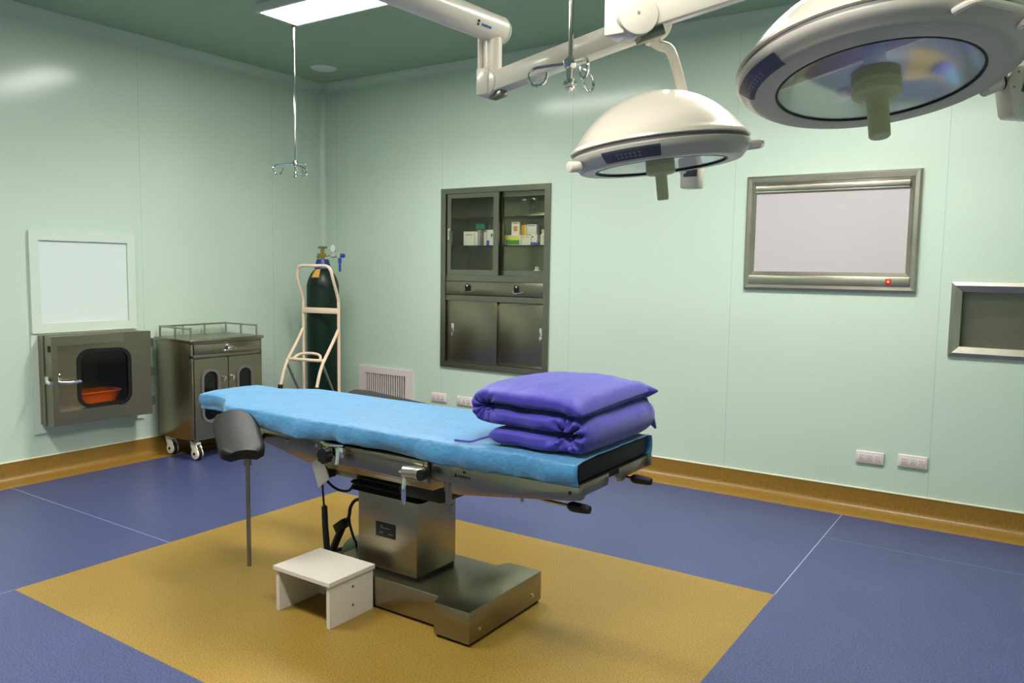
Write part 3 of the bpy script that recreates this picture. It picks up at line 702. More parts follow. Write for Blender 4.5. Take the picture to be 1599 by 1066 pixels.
def rim_label(t, R, rg, zs, f0, f1, a0, a1):
    """curved strip lying on the skirt of the lamp ring, between fractions f0..f1 down the skirt"""
    sk = [(R*1.0, zs-.012), (R*.985, zs-.012-(zs-.012)*.35), (R*.93, zs-.012-(zs-.012)*.80), (R*.90, -.0015), (R*.86, -.004)]
    pts = arcpts([(a, 0, b) for a, b in sk], 8); n = 18
    def P(f, ang, off):
        i = min(max(f*(len(pts)-1), 0), len(pts)-1.001); k = int(i); p = pts[k].lerp(pts[k+1], i-k); d = pts[k+1]-pts[k]
        nr = V((-d.z, 0, d.x)).normalized()
        if nr.x < 0: nr = -nr
        p = p+nr*off
        return (p.x*cos(ang), p.x*sin(ang), p.z)
    mb = MB(); mb.grid([[P(f0+(f1-f0)*q/6, a0+(a1-a0)*k/n, .0016) for k in range(n+1)] for q in range(7)]); o = obj('lamp_label', mb, M_labelb, t, 0, local=True)
    mb = MB()
    for k in range(6):
        u = .28+k*.075; am = a0+(a1-a0)*u; aw = (a1-a0)*.026
        for q0, q1, f in ((.35, .45, 1), (.62, .72, 1), (.35, .72, .3)):
            mb.grid([[P(f0+(f1-f0)*q, am+s_*aw*f, .0022) for s_ in (-1, 1)] for q in (q0, q1)])
    obj('label_lettering', mb, M_labtxt, o, 0, local=True)

# small lamp
n1 = V((.095, .063, -.993)); c1 = V((4.1816, -2.4611, 1.7377))+n1*.0496
ML1 = lamp_matrix(c1, n1, 0)
t1 = thing('surgical_lamp', 'smaller white domed operating lamp hanging in front of the back wall', 'operating lamp', None, 'operating lamps', ML1)
lamp_head(t1, .28, .205, .0496, .178, (.046, .030, .0185, .108))
rim_label(t1, .28, .205, .0496, .12, .62, radians(222), radians(260))
I1 = ML1.inverted()
def wt(t, I, name, mb, m, parent=None, smooth=35):
    mb.bm.transform(I); return obj(name, mb, m, parent or t, smooth, local=True)
# big lamp
n2 = V((.13, -.154, -.98)); c2 = V((4.8205, -2.5194, 1.86))
ML2 = lamp_matrix(c2, n2, 0); I2 = ML2.inverted()
t2 = thing('surgical_lamp', 'large white operating lamp tilted to show its glass, top right', 'operating lamp', None, 'operating lamps', ML2)
lamp_head(t2, .357, .252, .045, .215, (.062, .042, .0275, .150))
rim_label(t2, .357, .252, .045, .30, .95, radians(163), radians(204))

def letters(mb, o, u, v, cells_, s, mi=0):
    """tiny unreadable print: short dashes"""
    for (a, b, c, d) in cells_:
        P = [o+u*(a*s)+v*(b*s), o+u*(c*s)+v*(b*s), o+u*(c*s)+v*(d*s), o+u*(a*s)+v*(d*s)]
        mb.bm.faces.new([mb.bm.verts.new(p) for p in P])

# arm of small lamp
H1p = HUB+V((0, 0, EL1.z)); d = (EL1-H1p).normalized()
mb = MB(); mb.cyl(H1p+d*.062, EL1+d*.045, .052, seg=28, bev=.004); mb.lathe([(.0605, 2.20), (.075, 2.20), (.075, 2.325), (.0605, 2.325)], Matrix.Translation(HUB), 32)
arm = wt(t1, I1, 'extension_arm', mb, M_white)
mb = MB(); mb.cyl(EL1+d*.042, EL1+d*.056, .054, .048, seg=28); wt(t1, I1, 'end_cap', mb, M_trimw, arm)
side = V((d.y, -d.x, 0))   # towards +x
if side.dot(CAM-EL1) < 0: side = -side
rad_ = (side*cos(radians(24))-V((0, 0, 1))*sin(radians(24))).normalized()
lo = EL1+rad_*.0524-d*.14; lo2 = lo+d*.085
fwd = d.copy(); up_ = rad_.cross(fwd).normalized()
if up_.z < 0: up_ = -up_
mb = MB(); oo = lo+rad_*.0006
letters(mb, oo, fwd, up_, [(-.7, .15, .3, .95), (-.5, -.9, .3, -.1)], .011); wt(t1, I1, 'logo_mark', mb, M_dark, arm, 0)
mb = MB(); letters(mb, oo+fwd*.018, fwd, up_, [(k*.85, -.55, k*.85+.6, .25) for k in range(6)], .011); wt(t1, I1, 'logo_text', mb, M_cblue, arm, 0)
EB1 = V((EL1.x, EL1.y, 2.055))
mb = MB(); mb.cyl(EB1+V((0, 0, .03)), EL1-V((0, 0, .03)), .036, seg=24); mb.cyl(EB1+V((-.038, -.028, .03)), EL1+V((-.038, -.028, -.03)), .010, seg=12)
wt(t1, I1, 'drop_tube', mb, M_white)
AE1 = V((4.145, -2.452, 2.135))
def spring_arm(t, I, A, B, wdt, hgt, name='spring_arm'):
    ax = (B-A).normalized(); sd = ax.cross(V((0, 0, 1))).normalized(); uu = sd.cross(ax)
    if sd.dot(CAM-A) < 0: sd = -sd
    m = Matrix((ax, sd, uu)).transposed().to_4x4(); m.translation = A; L = (B-A).length
    mb = MB(); mb.box((.03, -wdt/2, -hgt*.42), (L-.03, wdt/2, hgt*.42), .006, M=m); a = wt(t, I, name, mb, M_white)
    for q in (0, L):
        mb = MB(); mb.cyl(m @ V((q, -wdt*.58, 0)), m @ V((q, wdt*.58, 0)), hgt*.55, seg=32, bev=.004)
        j = wt(t, I, 'arm_joint', mb, M_white, a)
        mb = MB(); mb.cyl(m @ V((q, wdt*.575, 0)), m @ V((q, wdt*.60, 0)), .0035, seg=10); wt(t, I, 'joint_screw', mb, M_slot, a)
    mb = MB(); mb.box((-.005, -wdt*.30, -hgt*.68), (.06, wdt*.30, -hgt*.40), .004, M=m); wt(t, I, 'joint_stop', mb, M_steeld, a)
    return a, m
a1_, m1_ = spring_arm(t1, I1, EB1, AE1, .062, .088)
mb = MB(); mb.box((EB1.x-.045, EB1.y-.045, EB1.z-.045), (EB1.x+.01, EB1.y+.045, EB1.z+.055), .006); wt(t1, I1, 'elbow', mb, M_white)
mb = MB(); mb.cyl(AE1+V((0, 0, -.065)), AE1+V((0, 0, .02)), .024, seg=24, bev=.003)
wt(t1, I1, 'swivel', mb, M_white)
z1 = -n1; top1 = c1+z1*(.0496+.178)
px = Rt-z1*Rt.dot(z1); px.normalize(); py = z1.cross(px)
P = [AE1+V((0, 0, -.055)), AE1+V((.02, .012, -.068)), V((4.195, -2.43, 2.05)), V((4.215, -2.415, 1.99)), V((4.238, -2.40, 1.90)), V((4.25, -2.33, 1.83)), c1+py*.26+px*.10+z1*.16, c1+py*.318+px*.13+z1*.06, c1+py*.325+px*.15+z1*.0]
mb = MB(); mb.tube(arcpts(P, 5), .0165, 12); wt(t1, I1, 'yoke', mb, M_white)
q = c1+py*.33+px*.175-z1*.012
mb = MB(); mb.box((q.x-.035, q.y-.03, q.z-.045), (q.x+.035, q.y+.03, q.z+.035), .008); cb = wt(t1, I1, 'control_box', mb, M_white)
mb = MB(); mb.box((q.x-.02, q.y-.032, q.z-.005), (q.x+.03, q.y-.029, q.z+.02), .001); wt(t1, I1, 'control_panel', mb, M_labelb, cb)
mb = MB(); mb.cyl(c1-px*.265-py*.09+z1*.012, c1-px*.30-py*.11+z1*.012, .017, seg=20, bev=.004); wt(t1, I1, 'side_knob', mb, M_white)
def grab(t, I, c, px_, py_, z_, R, ang, zz, half, out_, r=.008):
    a = radians(ang); rad = px_*cos(a)+py_*sin(a); tg = -px_*sin(a)+py_*cos(a)
    P = [c+rad*(R-.02)-tg*half+z_*zz, c+rad*(R+out_*.7)-tg*half*.95+z_*zz, c+rad*(R+out_)-tg*half*.7+z_*zz, c+rad*(R+out_)+tg*half*.7+z_*zz, c+rad*(R+out_*.7)+tg*half*.95+z_*zz, c+rad*(R-.02)+tg*half+z_*zz]
    mb = MB(); mb.tube(arcpts(P, 4), r, 10); wt(t, I, 'grab_handle', mb, M_white)
grab(t1, I1, c1, px, py, z1, .27, -18, .025, .055, .04)

# arm of big lamp
z2 = -n2; qx = Rt-z2*Rt.dot(z2); qx.normalize(); qy = z2.cross(qx)
H2p = HUB+V((0, 0, EL2.z)); d2 = (EL2-H2p).normalized()
mb = MB(); mb.cyl(H2p+d2*.062, EL2+d2*.045, .052, seg=28, bev=.004); mb.lathe([(.0605, 2.34), (.075, 2.34), (.075, 2.46), (.0605, 2.46)], Matrix.Translation(HUB), 32); wt(t2, I2, 'extension_arm', mb, M_white)
EB2 = V((4.37, -3.07, 1.955))
mb = MB(); mb.cyl(EB2+V((0, 0, .03)), EL2-V((0, 0, .03)), .036, seg=24); wt(t2, I2, 'drop_tube', mb, M_white)
AE2 = V((5.06, -2.38, 2.32))
spring_arm(t2, I2, EB2, AE2, .066, .092)
sd2 = (AE2-EB2).cross(V((0, 0, 1))).normalized()
mb = MB(); mb.box((EB2.x-.055, EB2.y-.045, EB2.z-.047), (EB2.x-.0, EB2.y+.04, EB2.z+.06), .006); wt(t2, I2, 'elbow', mb, M_white)
am = radians(11)
pA = c2+(qx*cos(am)+qy*sin(am))*.325+z2*.012; pB = pA+qx*.055+V((0, 0, .022))
mb = MB(); mb.cyl(pA, pB, .026, seg=24); mb.cyl(pA+(pB-pA)*.8, pA+(pB-pA)*.86, .029, seg=24, mi=1); wt(t2, I2, 'pivot', mb, [M_white, M_black])
bx = V((Rt.x, Rt.y, 0)).normalized(); bz = V((0, 0, 1)); by = bz.cross(bx)
mB = Matrix((bx, by, bz)).transposed().to_4x4(); mB.translation = pB+bx*.0
mb = MB(); mb.prism([(-.004, -.012), (.012, -.095), (.02, -.104), (.17, -.112), (.18, -.10), (.185, .02), (.17, .034), (.02, .030), (.004, .018)], 'y', -.035, .035, .005, M=mB); cb = wt(t2, I2, 'control_box', mb, M_white)
mb = MB(); mb.prism([(.030, -.040), (.165, -.048), (.17, .020), (.045, .022)], 'y', -.0365, -.034, M=mB); cp_ = wt(t2, I2, 'control_panel', mb, M_labelb, cb, 0)
for bxx, bzz in ((.045, -.028), (.058, .008), (.09, -.030), (.10, .006)):
    mb = MB(); mb.box((bxx, -.039, bzz-.007), (bxx+.014, -.036, bzz+.005), .001, M=mB); wt(t2, I2, 'button', mb, M_black, cp_)
mb = MB(); mb.prism([(.030, -.088), (.165, -.094), (.166, -.060), (.040, -.055)], 'y', -.0362, -.034, M=mB); wt(t2, I2, 'lower_panel', mb, M_board, cb, 0)
for sx, sz in ((.010, -.028), (.020, .012)):
    mb = MB(); mb.cyl(mB @ V((sx, -.0352, sz)), mB @ V((sx, -.037, sz)), .003, seg=10); wt(t2, I2, 'screw', mb, M_slot, cb)
P = [AE2+V((0, 0, .02)), AE2+V((0, 0, -.05)), AE2+V((.05, .02, -.09)), mB @ V((.20, .02, .30)), mB @ V((.19, 0, .14)), mB @ V((.10, 0, .06)), mB @ V((.08, 0, .02))]
mb = MB(); mb.tube(arcpts(P, 6), .022, 14); wt(t2, I2, 'yoke', mb, M_white)
grab(t2, I2, c2, qx, qy, z2, .345, -70, .012, .10, .035, .009)

# ------------------------------------------------------------------ operating table
YC = -2.42
t = thing('operating_table', 'steel operating table on a square column in the room centre', 'operating table', (3.15, YC, 0))
mb = MB()
mb.prism([(2.80, -2.61), (3.415, -2.61), (3.435, -2.662), (3.598, -2.662), (3.598, -2.172), (3.435, -2.172), (3.415, -2.225), (2.80, -2.225)], 'z', .012, .132, .004)
base = obj('base', mb, M_steel, t)
mb = MB(); mb.prism([(2.81, -2.60), (3.41, -2.60), (3.44, -2.65), (3.59, -2.65), (3.59, -2.18), (3.44, -2.18), (3.41, -2.235), (2.81, -2.235)], 'z', 0, .012); obj('base_pad', mb, M_black, base, 0)
for y, z in ((-2.60, .052), (-2.24, .052)):
    mb = MB(); mb.cyl((3.597, y, z), (3.602, y, z), .006, seg=12); obj('screw', mb, M_chrome, base)
mb = MB(); mb.box((2.946, -2.556, .142), (3.262, -2.308, .50), .006); colm = obj('column', mb, M_steel, t)
mb = MB(); mb.box((2.95, -2.55, .131), (3.258, -2.314, .143)); obj('column_gap', mb, M_black, colm, 0)
# black name plate with pale print
mb = MB(); mb.box((3.047, -2.5595, .277), (3.151, -2.555, .336), .002); npl = obj('name_plate', mb, M_black, colm)
mb = MB(); ex = V((1, 0, 0)); ez = V((0, 0, 1)); oo = V((3.047, -2.5605, .277))
pts = [oo+V((.028, 0, .040)), oo+V((.030, 0, .048)), oo+V((.037, 0, .047)), oo+V((.036, 0, .041)), oo+V((.030, 0, .040)), oo+V((.040, 0, .037)), oo+V((.046, 0, .042)), oo+V((.050, 0, .037)), oo+V((.056, 0, .041)), oo+V((.060, 0, .037)), oo+V((.066, 0, .041)), oo+V((.070, 0, .037)), oo+V((.077, 0, .041))]
mb.tube(arcpts(pts, 3), .0009, 6)
letters(mb, oo, ex, ez, [(2.2+k*.5, 1.7, 2.2+k*.5+.35, 2.15) for k in range(4)]+[(6.9+k*.42, 1.6, 6.9+k*.42+.28, 2.0) for k in range(6)], .01); obj('plate_print', mb, M_labtxt, npl, 0)
# pleated bellows
mb = MB(); P = []
for k in range(9):
    z = .455+.11*k/8; g = .012 if k % 2 else .026
    P.append([V((x, y, z)) for x, y in rrect(2.946-g, 3.275+g, -2.56-g, -2.305+g, .02, 3)])
mb.grid([p+[p[0]] for p in P]); obj('bellows', mb, M_black, t, 20)
mb = MB(); mb.box((3.20, -2.60, .475), (3.42, -2.26, .56), .02); mb.box((2.91, -2.60, .53), (3.44, -2.24, .565), .006); obj('tilt_housing', mb, M_black, t)
# middle frame
mb = MB()
prof = [(-2.668, .668), (-2.702, .664), (-2.702, .585), (-2.690, .575), (-2.672, .552), (-2.60, .55), (-2.24, .55), (-2.168, .552), (-2.150, .575), (-2.138, .585), (-2.138, .664), (-2.17, .668)]
mb.prism(prof, 'x', 2.893, 3.437, .003); fr = obj('middle_frame', mb, M_steelh, t)
mb = MB(); mb.box((2.905, -2.64, .518), (3.02, -2.55, .556), .006); obj('bracket', mb, M_steelh, t)
for y in (-2.704, -2.136):
    mb = MB(); mb.box((2.93, y-.003, .640), (3.42, y+.003, .660), .0015); obj('side_rail', mb, M_steelh, t)
# foot plates (tapered)
for ya, yb in ((-2.702, -2.684), (-2.156, -2.138)):
    mb = MB(); mb.prism([(3.545, .668), (4.052, .672), (4.052, .636), (4.04, .628), (3.58, .568), (3.545, .568)], 'y', ya, yb, .002); fp = obj('foot_side_plate', mb, M_steelh, t)
    if ya < -2.6:
        mb = MB(); mb.cyl((4.02, ya-.002, .652), (4.02, ya+.001, .652), .006, seg=12); mb.cyl((3.60, ya-.002, .652), (3.60, ya+.001, .652), .005, seg=12); obj('bolt', mb, M_dark, fp)
        oo = V((3.555, ya-.0008, .630)); mb = MB()
        mb.prism([(oo.x, oo.z), (oo.x+.016, oo.z), (oo.x+.008, oo.z+.014)], 'y', oo.y, oo.y+.001)
        letters(mb, oo+V((.02, 0, 0)), ex, ez, [(k*.95, .1, k*.95+.65, 1.05-.04*k) for k in range(6)], .0095); obj('warning_print', mb, M_dark, fp, 0)
mb = MB(); mb.box((3.44, -2.69, .60), (3.55, -2.66, .664), .004); mb.box((3.44, -2.18, .60), (3.55, -2.15, .664), .004); mb.box((3.437, -2.66, .585), (3.49, -2.18, .62), .004); obj('hinge_block', mb, M_steeld, t)
for y in (-2.66, -2.18):
    mb = MB(); mb.cyl((3.500, y, .505), (3.500, y, .585), .012, seg=16); mb.cyl((3.500, y, .56), (3.500, y, .645), .017, seg=16); mb.cyl((3.500, y, .488), (3.500, y, .51), .016, seg=16); obj('gas_strut', mb, M_steelh, t)
for ya, yb in ((-2.69, -2.475), (-2.395, -2.15)):
    mb = MB(); mb.prism([(ya, .672), (yb, .672), (yb, .640), (yb-.01, .632), (ya+.05, .632), (ya+.045, .622), (ya+.012, .622), (ya+.01, .632), (ya, .636)], 'x', 4.026, 4.042, .001); obj('end_bar', mb, M_steelh, t)
mb = MB(); mb.box((3.56, -2.684, .655), (4.04, -2.156, .674)); mb.box((2.90, -2.68, .66), (3.56, -2.16, .674)); mb.box((2.47, -2.62, .648), (2.9, -2.22, .674)); mb.box((2.0, -2.56, .655), (2.5, -2.26, .674)); obj('table_top_plate', mb, M_dark, t, 0)
for ya, yb in ((-2.640, -2.622), (-2.218, -2.200)):
    mb = MB(); mb.prism([(2.36, .655), (2.882, .655), (2.882, .575), (2.84, .552), (2.735, .548), (2.45, .60), (2.36, .615)], 'y', ya, yb, .002); hp = obj('head_side_plate', mb, M_steelh, t)
    if ya < -2.6:
        for x in (2.62, 2.80):
            mb = MB(); mb.cyl((x, ya-.004, .625), (x, ya+.001, .625), .008, seg=12); obj('bolt', mb, M_chrome, hp)
mb = MB(); mb.box((2.84, -2.66, .54), (2.895, -2.18, .665), .006); mb.box((2.83, -2.66, .50), (2.87, -2.60, .58), .006); obj('hinge_cover', mb, M_black, t)
def lever(x, y, z):
    mb = MB(); mb.tube(arcpts([(x-.045, y, z+.05), (x-.045, y, z+.02), (x-.03, y, z+.006), (x, y, z+.002), (x+.09, y, z)], 4), .006, 8); l = obj('release_lever', mb, M_frame, t)
    mb = MB(); mb.lathe([(0, -.005), (.010, -.004), (.016, .006), (.017, .02), (.015, .06), (.013, .074), (0, .078)], Matrix.Translation((x+.085, y, z)) @ Matrix.Rotation(pi/2, 4, 'Y'), 18); obj('grip', mb, M_black, l)
lever(3.90, -2.64, .588); lever(3.94, -2.25, .602)
mb = MB(); mb.cyl((3.775, -2.6, .555), (3.775, -2.6, .66), .006, seg=10); mb.cyl((3.90-.045, -2.64, .63), (3.90-.045, -2.64, .66), .010, seg=10); mb.cyl((3.94-.045, -2.25, .64), (3.94-.045, -2.25, .66), .010, seg=10); obj('lock_pin', mb, M_frame, t)
# mattress pads
mb = MB(); mb.box((2.335, -2.684, .675), (4.036, -2.156, .744), .012); obj('mattress', mb, M_matt, t)
mb = MB(); mb.box((1.955, -2.56, .676), (2.325, -2.262, .742), .014); obj('head_pad', mb, M_matt, t)

# clamps on the side rail
t = thing('rail_clamp', 'chrome rail clamp with round black knob on near table side', 'clamp', (2.99, -2.72, .63), 'rail clamps')
mb = MB(); mb.box((2.985, -2.737, .625), (3.045, -2.719, .668), .006); mb.tube(arcpts([(2.93, -2.735, .674), (2.97, -2.735, .664), (3.01, -2.735, .668), (3.05, -2.735, .672)], 4), .006, 8); mb.cyl((3.02, -2.74, .60), (3.02, -2.735, .66), .012); obj('body', mb, M_chrome, t)
mb = MB(); mb.cyl((2.975, -2.735, .632), (2.975, -2.775, .632), .010); 
for k in range(8):
    a = k*pi/4; mb.cyl((2.975+.021*cos(a), -2.748, .632+.021*sin(a)), (2.975+.021*cos(a), -2.775, .632+.021*sin(a)), .0105, seg=10)
mb.cyl((2.975, -2.748, .632), (2.975, -2.777, .632), .023); obj('knob', mb, M_black, t)
t = thing('rail_clamp', 'chrome rail clamp with hanging lever at the table hinge', 'clamp', (3.41, -2.72, .6), 'rail clamps')
mb = MB(); mb.cyl((3.435, -2.72, .628), (3.36, -2.745, .628), .024, seg=24, bev=.004); mb.box((3.40, -2.735, .602), (3.45, -2.719, .652), .005); obj('body', mb, M_frame, t)
mb = MB(); mb.cyl((3.44, -2.72, .625), (3.44, -2.748, .625), .020); mb.cyl((3.44, -2.746, .625), (3.44, -2.75, .625), .016); obj('knob', mb, M_black, t)
mb = MB(); mb.lathe([(0, 0), (.011, .002), (.012, .018), (.008, .026), (0, .028)], Matrix.Translation((3.37, -2.752, .608)), 16); mb.tube([(3.37, -2.752, .612), (3.372, -2.756, .58), (3.372, -2.757, .535), (3.373, -2.757, .512)], .007, 10, radii=[.006, .0085, .0085, .005]); mb.tube([(3.372, -2.745, .628), (3.36, -2.755, .632), (3.352, -2.755, .628)], .007, 8); obj('lever', mb, M_chrome, t)

# ---- disposable sheet over the table
def sheet():
    mb = MB(); NX, NT, NS = 110, 34, 12
    XA, XB, ZT = 1.936, 4.046, .7495
    rows = []
    def edge(x):
        k = min(max((x-2.10)/.22, 0), 1); k = k*k*(3-2*k)
        return -2.574+(-2.699+2.574)*k, -2.250+(-2.140+2.250)*k, k
    for i in range(-6, NX+1):
        if i < 0: x = XA; du = -i/6*.055
        else: x = XA+(XB-XA)*(i/NX)**1.0; du = 0
        yn, yf, k = edge(x); row = []
        for j in range(-NS, NT+NS+1):
            if j < 0: y = yn; dv = -j/NS
            elif j > NT: y = yf; dv = (j-NT)/NS
            else: y = yn+(yf-yn)*j/NT; dv = 0
            near = j < 0
            # length of the hanging side: longer towards the middle, short at the foot end
            hang = .078+.020*noise.noise((x*2.3, 3.1 if near else 8.2, 0))+.006*sin(x*9+(.5 if near else 2))
            if near: hang += .006*math.exp(-((x-2.62)/.22)**2)-.012*math.exp(-((x-3.0)/.2)**2)
            hang = max(hang, .052)
            if x > 3.6: hang = hang*(1-(x-3.6)/.45)+.079*(x-3.6)/.45
            if x < 2.25: hang = min(hang, .075)
            z = ZT; yy = y; xx = x
            if dv:
                sgn = -1 if near else 1
                z -= hang*dv
                fold = noise.noise((x*7.5, z*3, 1.7 if near else 6.1))*.026+noise.noise((x*19, z*9, 4))*.011
                bulge = .014*sin(dv*pi*.9)+fold*dv
                if x < 2.4: bulge -= .02*dv*(1-(x-1.9)/.5)
                yy += sgn*max(bulge, -.004+.0)
                z += .006*noise.noise((x*11, 2, 2))*dv
            else:
                q = abs(2*j/NT-1); z -= .006*max(q-.9, 0)*10
                z += .0035*noise.noise((x*6, y*9, .3))+.002*noise.noise((x*17, y*21, 1.3))
                if x < 2.3: z += .006*sin(pi*j/NT)*(1-k)
            if du:
                zz = ZT-du; xx -= .006*sin(du/.055*pi*.8)+.008*noise.noise((y*16, du*12, 3))*du/.055
                z = min(z, zz)+.004*noise.noise((y*14, 1, 1))
            elif i <= 2: z -= (.004, .0015, .0005)[i]
            row.append((xx, yy, z))
        rows.append(row)
    mb.grid(rows); bmesh.ops.recalc_face_normals(mb.bm, faces=mb.bm.faces)
    o = single('table_sheet', mb, M_sheet, 'light blue disposable sheet draped over the operating table', 'sheet', smooth=0)
    o.data.polygons.foreach_set('use_smooth', [True]*len(o.data.polygons))
    s_ = o.modifiers.new('thickness', 'SOLIDIFY'); s_.thickness = .0025; s_.offset = 1
sheet()

# ---- folded duvet
def duvet():
    x0, x1 = 3.655, 3.995
    T = .0335; zb = .7535+T
    path = []
    def seg(a, b, n):
        for k in range(n): path.append(V(a).lerp(V(b), k/n))
    def arc(cx, cz, r, a0, a1, n):
        for k in range(n): a = a0+(a1-a0)*k/n; path.append(V((cx+r*cos(a), cz+r*sin(a))))
    r1, r2 = .0325, .0345
    zm = zb+2*r1; zt = zm+2*r2
    seg((3.675, zb), (x1, zb), 34)
    arc(x1, zb+r1, r1, -pi/2, pi/2, 18)
    seg((x1, zm), (x0, zm), 36)
    arc(x0, zm+r2, r2, 3*pi/2, pi/2, 18)
    seg((x0, zt), (4.035, zt-.006), 36); path.append(V((4.04, zt-.007)))
    n = len(path); M_ = 72; rows = []
    YA, YB = -2.675, -2.105; yc = (YA+YB)/2; hy = (YB-YA)/2
    total = n-1
    for i, p in enumerate(path):
        a = path[max(i-1, 0)]; b = path[min(i+1, n-1)]; tg = (b-a).normalized(); nr = V((-tg.y, tg.x))
        u = i/total
        endt = min(1, min(u, 1-u)/.035); endt = math.sqrt(max(1-(1-endt)**2, 0))
        row = []
        for j in range(M_):
            th = 2*pi*j/M_; c, s = cos(th), sin(th)
            ex_ = .42
            yy = (abs(c)**ex_)*(1 if c >= 0 else -1); tt = (abs(s)**.62)*(1 if s >= 0 else -1)
            puff = 1+.10*noise.noise((p.x*8, yc+hy*yy*1.0, p.y*8))
            th_ = T*tt*(.10+.90*endt)*puff*1.04
            y = yc+hy*yy*(1-.02*(1-endt))
            # crown of the top layer, soft sag of the lower ones
            q = p+nr*th_
            z = q.y; x = q.x
            if u > .62:
                k = min((u-.62)/.1, 1); z += k*.020*(1-yy*yy)*max(0, sin((x-3.6)/.46*pi)) ; z -= k*.012*max(0, (x-3.93)/.1)*(1 if yy < 0 else .3)
            # gathers radiating from the folds
            fold_r = math.exp(-((x-(x1-.01))**2+(z-(zb+r1))**2)/.0034)*max(0, -yy)**2
            ang_ = math.atan2(z-(zb+r1), x-(x1-.02))
            y += .026*fold_r*sin(ang_*11+.6+2*noise.noise((ang_*2, 1, 1)))+.034*fold_r
            fold_l = math.exp(-((x-x0)**2+(z-(zm+r2))**2)/.0022)*max(0, -yy)**3
            ang_ = math.atan2(z-(zm+r2), x-x0)
            y += .017*fold_l*sin(ang_*10)+.018*fold_l
            wv = V((x*13, y*11, z*13)); dn = noise.noise(wv)*.0060+noise.noise(wv*2.6)*.0028
            x += nr.x*dn*(1 if s >= 0 else -1)*.7; z += abs(nr.y)*dn*.8
            y += .010*noise.noise((p.x*6, i*.105, 5))*(1 if c < 0 else .6)*abs(yy)
            row.append((x, y, max(z, .7515)))
        rows.append(row+[row[0]])
    mb = MB(); mb.grid(rows); bmesh.ops.remove_doubles(mb.bm, verts=mb.bm.verts, dist=1e-5)
    for k_ in (0, 1):
        be = [e_ for e_ in mb.bm.edges if e_.is_boundary]
        if be: bmesh.ops.holes_fill(mb.bm, edges=be, sides=0)
    bmesh.ops.recalc_face_normals(mb.bm, faces=mb.bm.faces)
    # pointed corners poking out at the far right end
    for (y0_, z0_, dx, dy, dz) in ((-2.16, .910, .060, .035, .002), (-2.13, .860, .045, .030, -.095)):
        A = V((4.0, y0_, z0_)); B = A+V((dx, dy, dz)); 
        mb.tube([A+V((-.03, -.03, .0)), A, A.lerp(B, .5), B], .02, 10, radii=[.034, .030, .022, .004])
    t = single('folded_duvet', mb, M_duvet, 'violet-blue duvet folded in three on the right end of the table', 'duvet', smooth=0)
    t.data.polygons.foreach_set('use_smooth', [True]*len(t.data.polygons))
    ROOT[t.name] = V(t.location)
    mb = MB(); P = arcpts([(3.70, -2.655, .785), (3.66, -2.685, .772), (3.62, -2.688, .7565), (3.585, -2.690, .7535), (3.55, -2.695, .7535)], 4)
    mb.grid([[p+V((0, d*.35, d)) for d in (-.000, .0035, .007)] for p in P]); o = obj('tie_strap', mb, M_duvet, t, 0); o.modifiers.new('thickness', 'SOLIDIFY').thickness = .0015
duvet()

# ---- padded leg supports on long rods
def leg_support(M, rodx, rod_lo, label, L=.40, bar=False):
    t = thing('leg_support', label, 'leg support', None, 'padded leg supports', M)
    mb = MB(); n = 16; rows = []
    for i in range(19):
        u = i/18; v = u*L
        rr = .030; e0 = min(u, 1-u)*L
        wdt = .087 if e0 > .06 else .087*(.62+.38*math.sqrt(max(0, 1-(1-e0/.06)**2)))
        up_side = []; lo_side = []
        for k in range(n+1):
            q = 2*k/n-1; g = -.012*q*q; edge = .010*max(0, abs(q)-.86)/.14
            up_side.append(V((v, q*wdt, g-edge))); lo_side.append(V((v, q*wdt, g-.042+edge*.6)))
        rows.append(up_side+lo_side[::-1]+[up_side[0]])
    mb.grid(rows); bmesh.ops.remove_doubles(mb.bm, verts=mb.bm.verts, dist=1e-5)
    be = [e_ for e_ in mb.bm.edges if e_.is_boundary]; bmesh.ops.holes_fill(mb.bm, edges=be, sides=0)
    bmesh.ops.recalc_face_normals(mb.bm, faces=mb.bm.faces)
    obj('pad', mb, M_pad, t, 40, local=True)
    mb = MB(); mb.box((.03, -.066, -.056), (L-.03, .066, -.040), .006); obj('pad_shell', mb, M_black, t, local=True)
    Mi = M.inverted(); p = M @ V((rodx, .02, -.045)); b = V((p.x, p.y, rod_lo))
    mb = MB(); mb.cyl(Mi @ b, Mi @ p, .0085, seg=14); obj('rod', mb, M_steeld, t, local=True)
    if not bar:
        q0 = V((p.x, p.y, p.z-.03)); mb = MB(); mb.cyl(Mi @ V((p.x, p.y, p.z-.05)), Mi @ V((p.x, p.y, p.z-.01)), .016, seg=14); mb.cyl(Mi @ q0, Mi @ V((2.47, -2.638, .625)), .010, seg=12); obj('mount_bar', mb, M_steeld, t, local=True)
    if bar:
        mb = MB(); mb.box((.20, -.155, -.085), (.25, .03, -.05), .004); obj('mount_bar', mb, M_steeld, t, local=True)
def frame_from(A, B, up=V((0, 0, 1))):
    x = (B-A).normalized(); y = up.cross(x).normalized(); z = x.cross(y)
    m = Matrix((x, y, z)).transposed().to_4x4(); m.translation = A; return m
A = V((2.412, -2.748, .745)); B = V((2.672, -2.898, .636))
leg_support(frame_from(A, B), .27, .145, 'black padded leg support on a thin rod at the near table side', (B-A).length)
leg_support(frame_from(V((2.36, -1.985, .735)), V((2.80, -1.985, .705))), .05, .33, 'black padded leg support behind the far table edge, mostly hidden', .46, True)

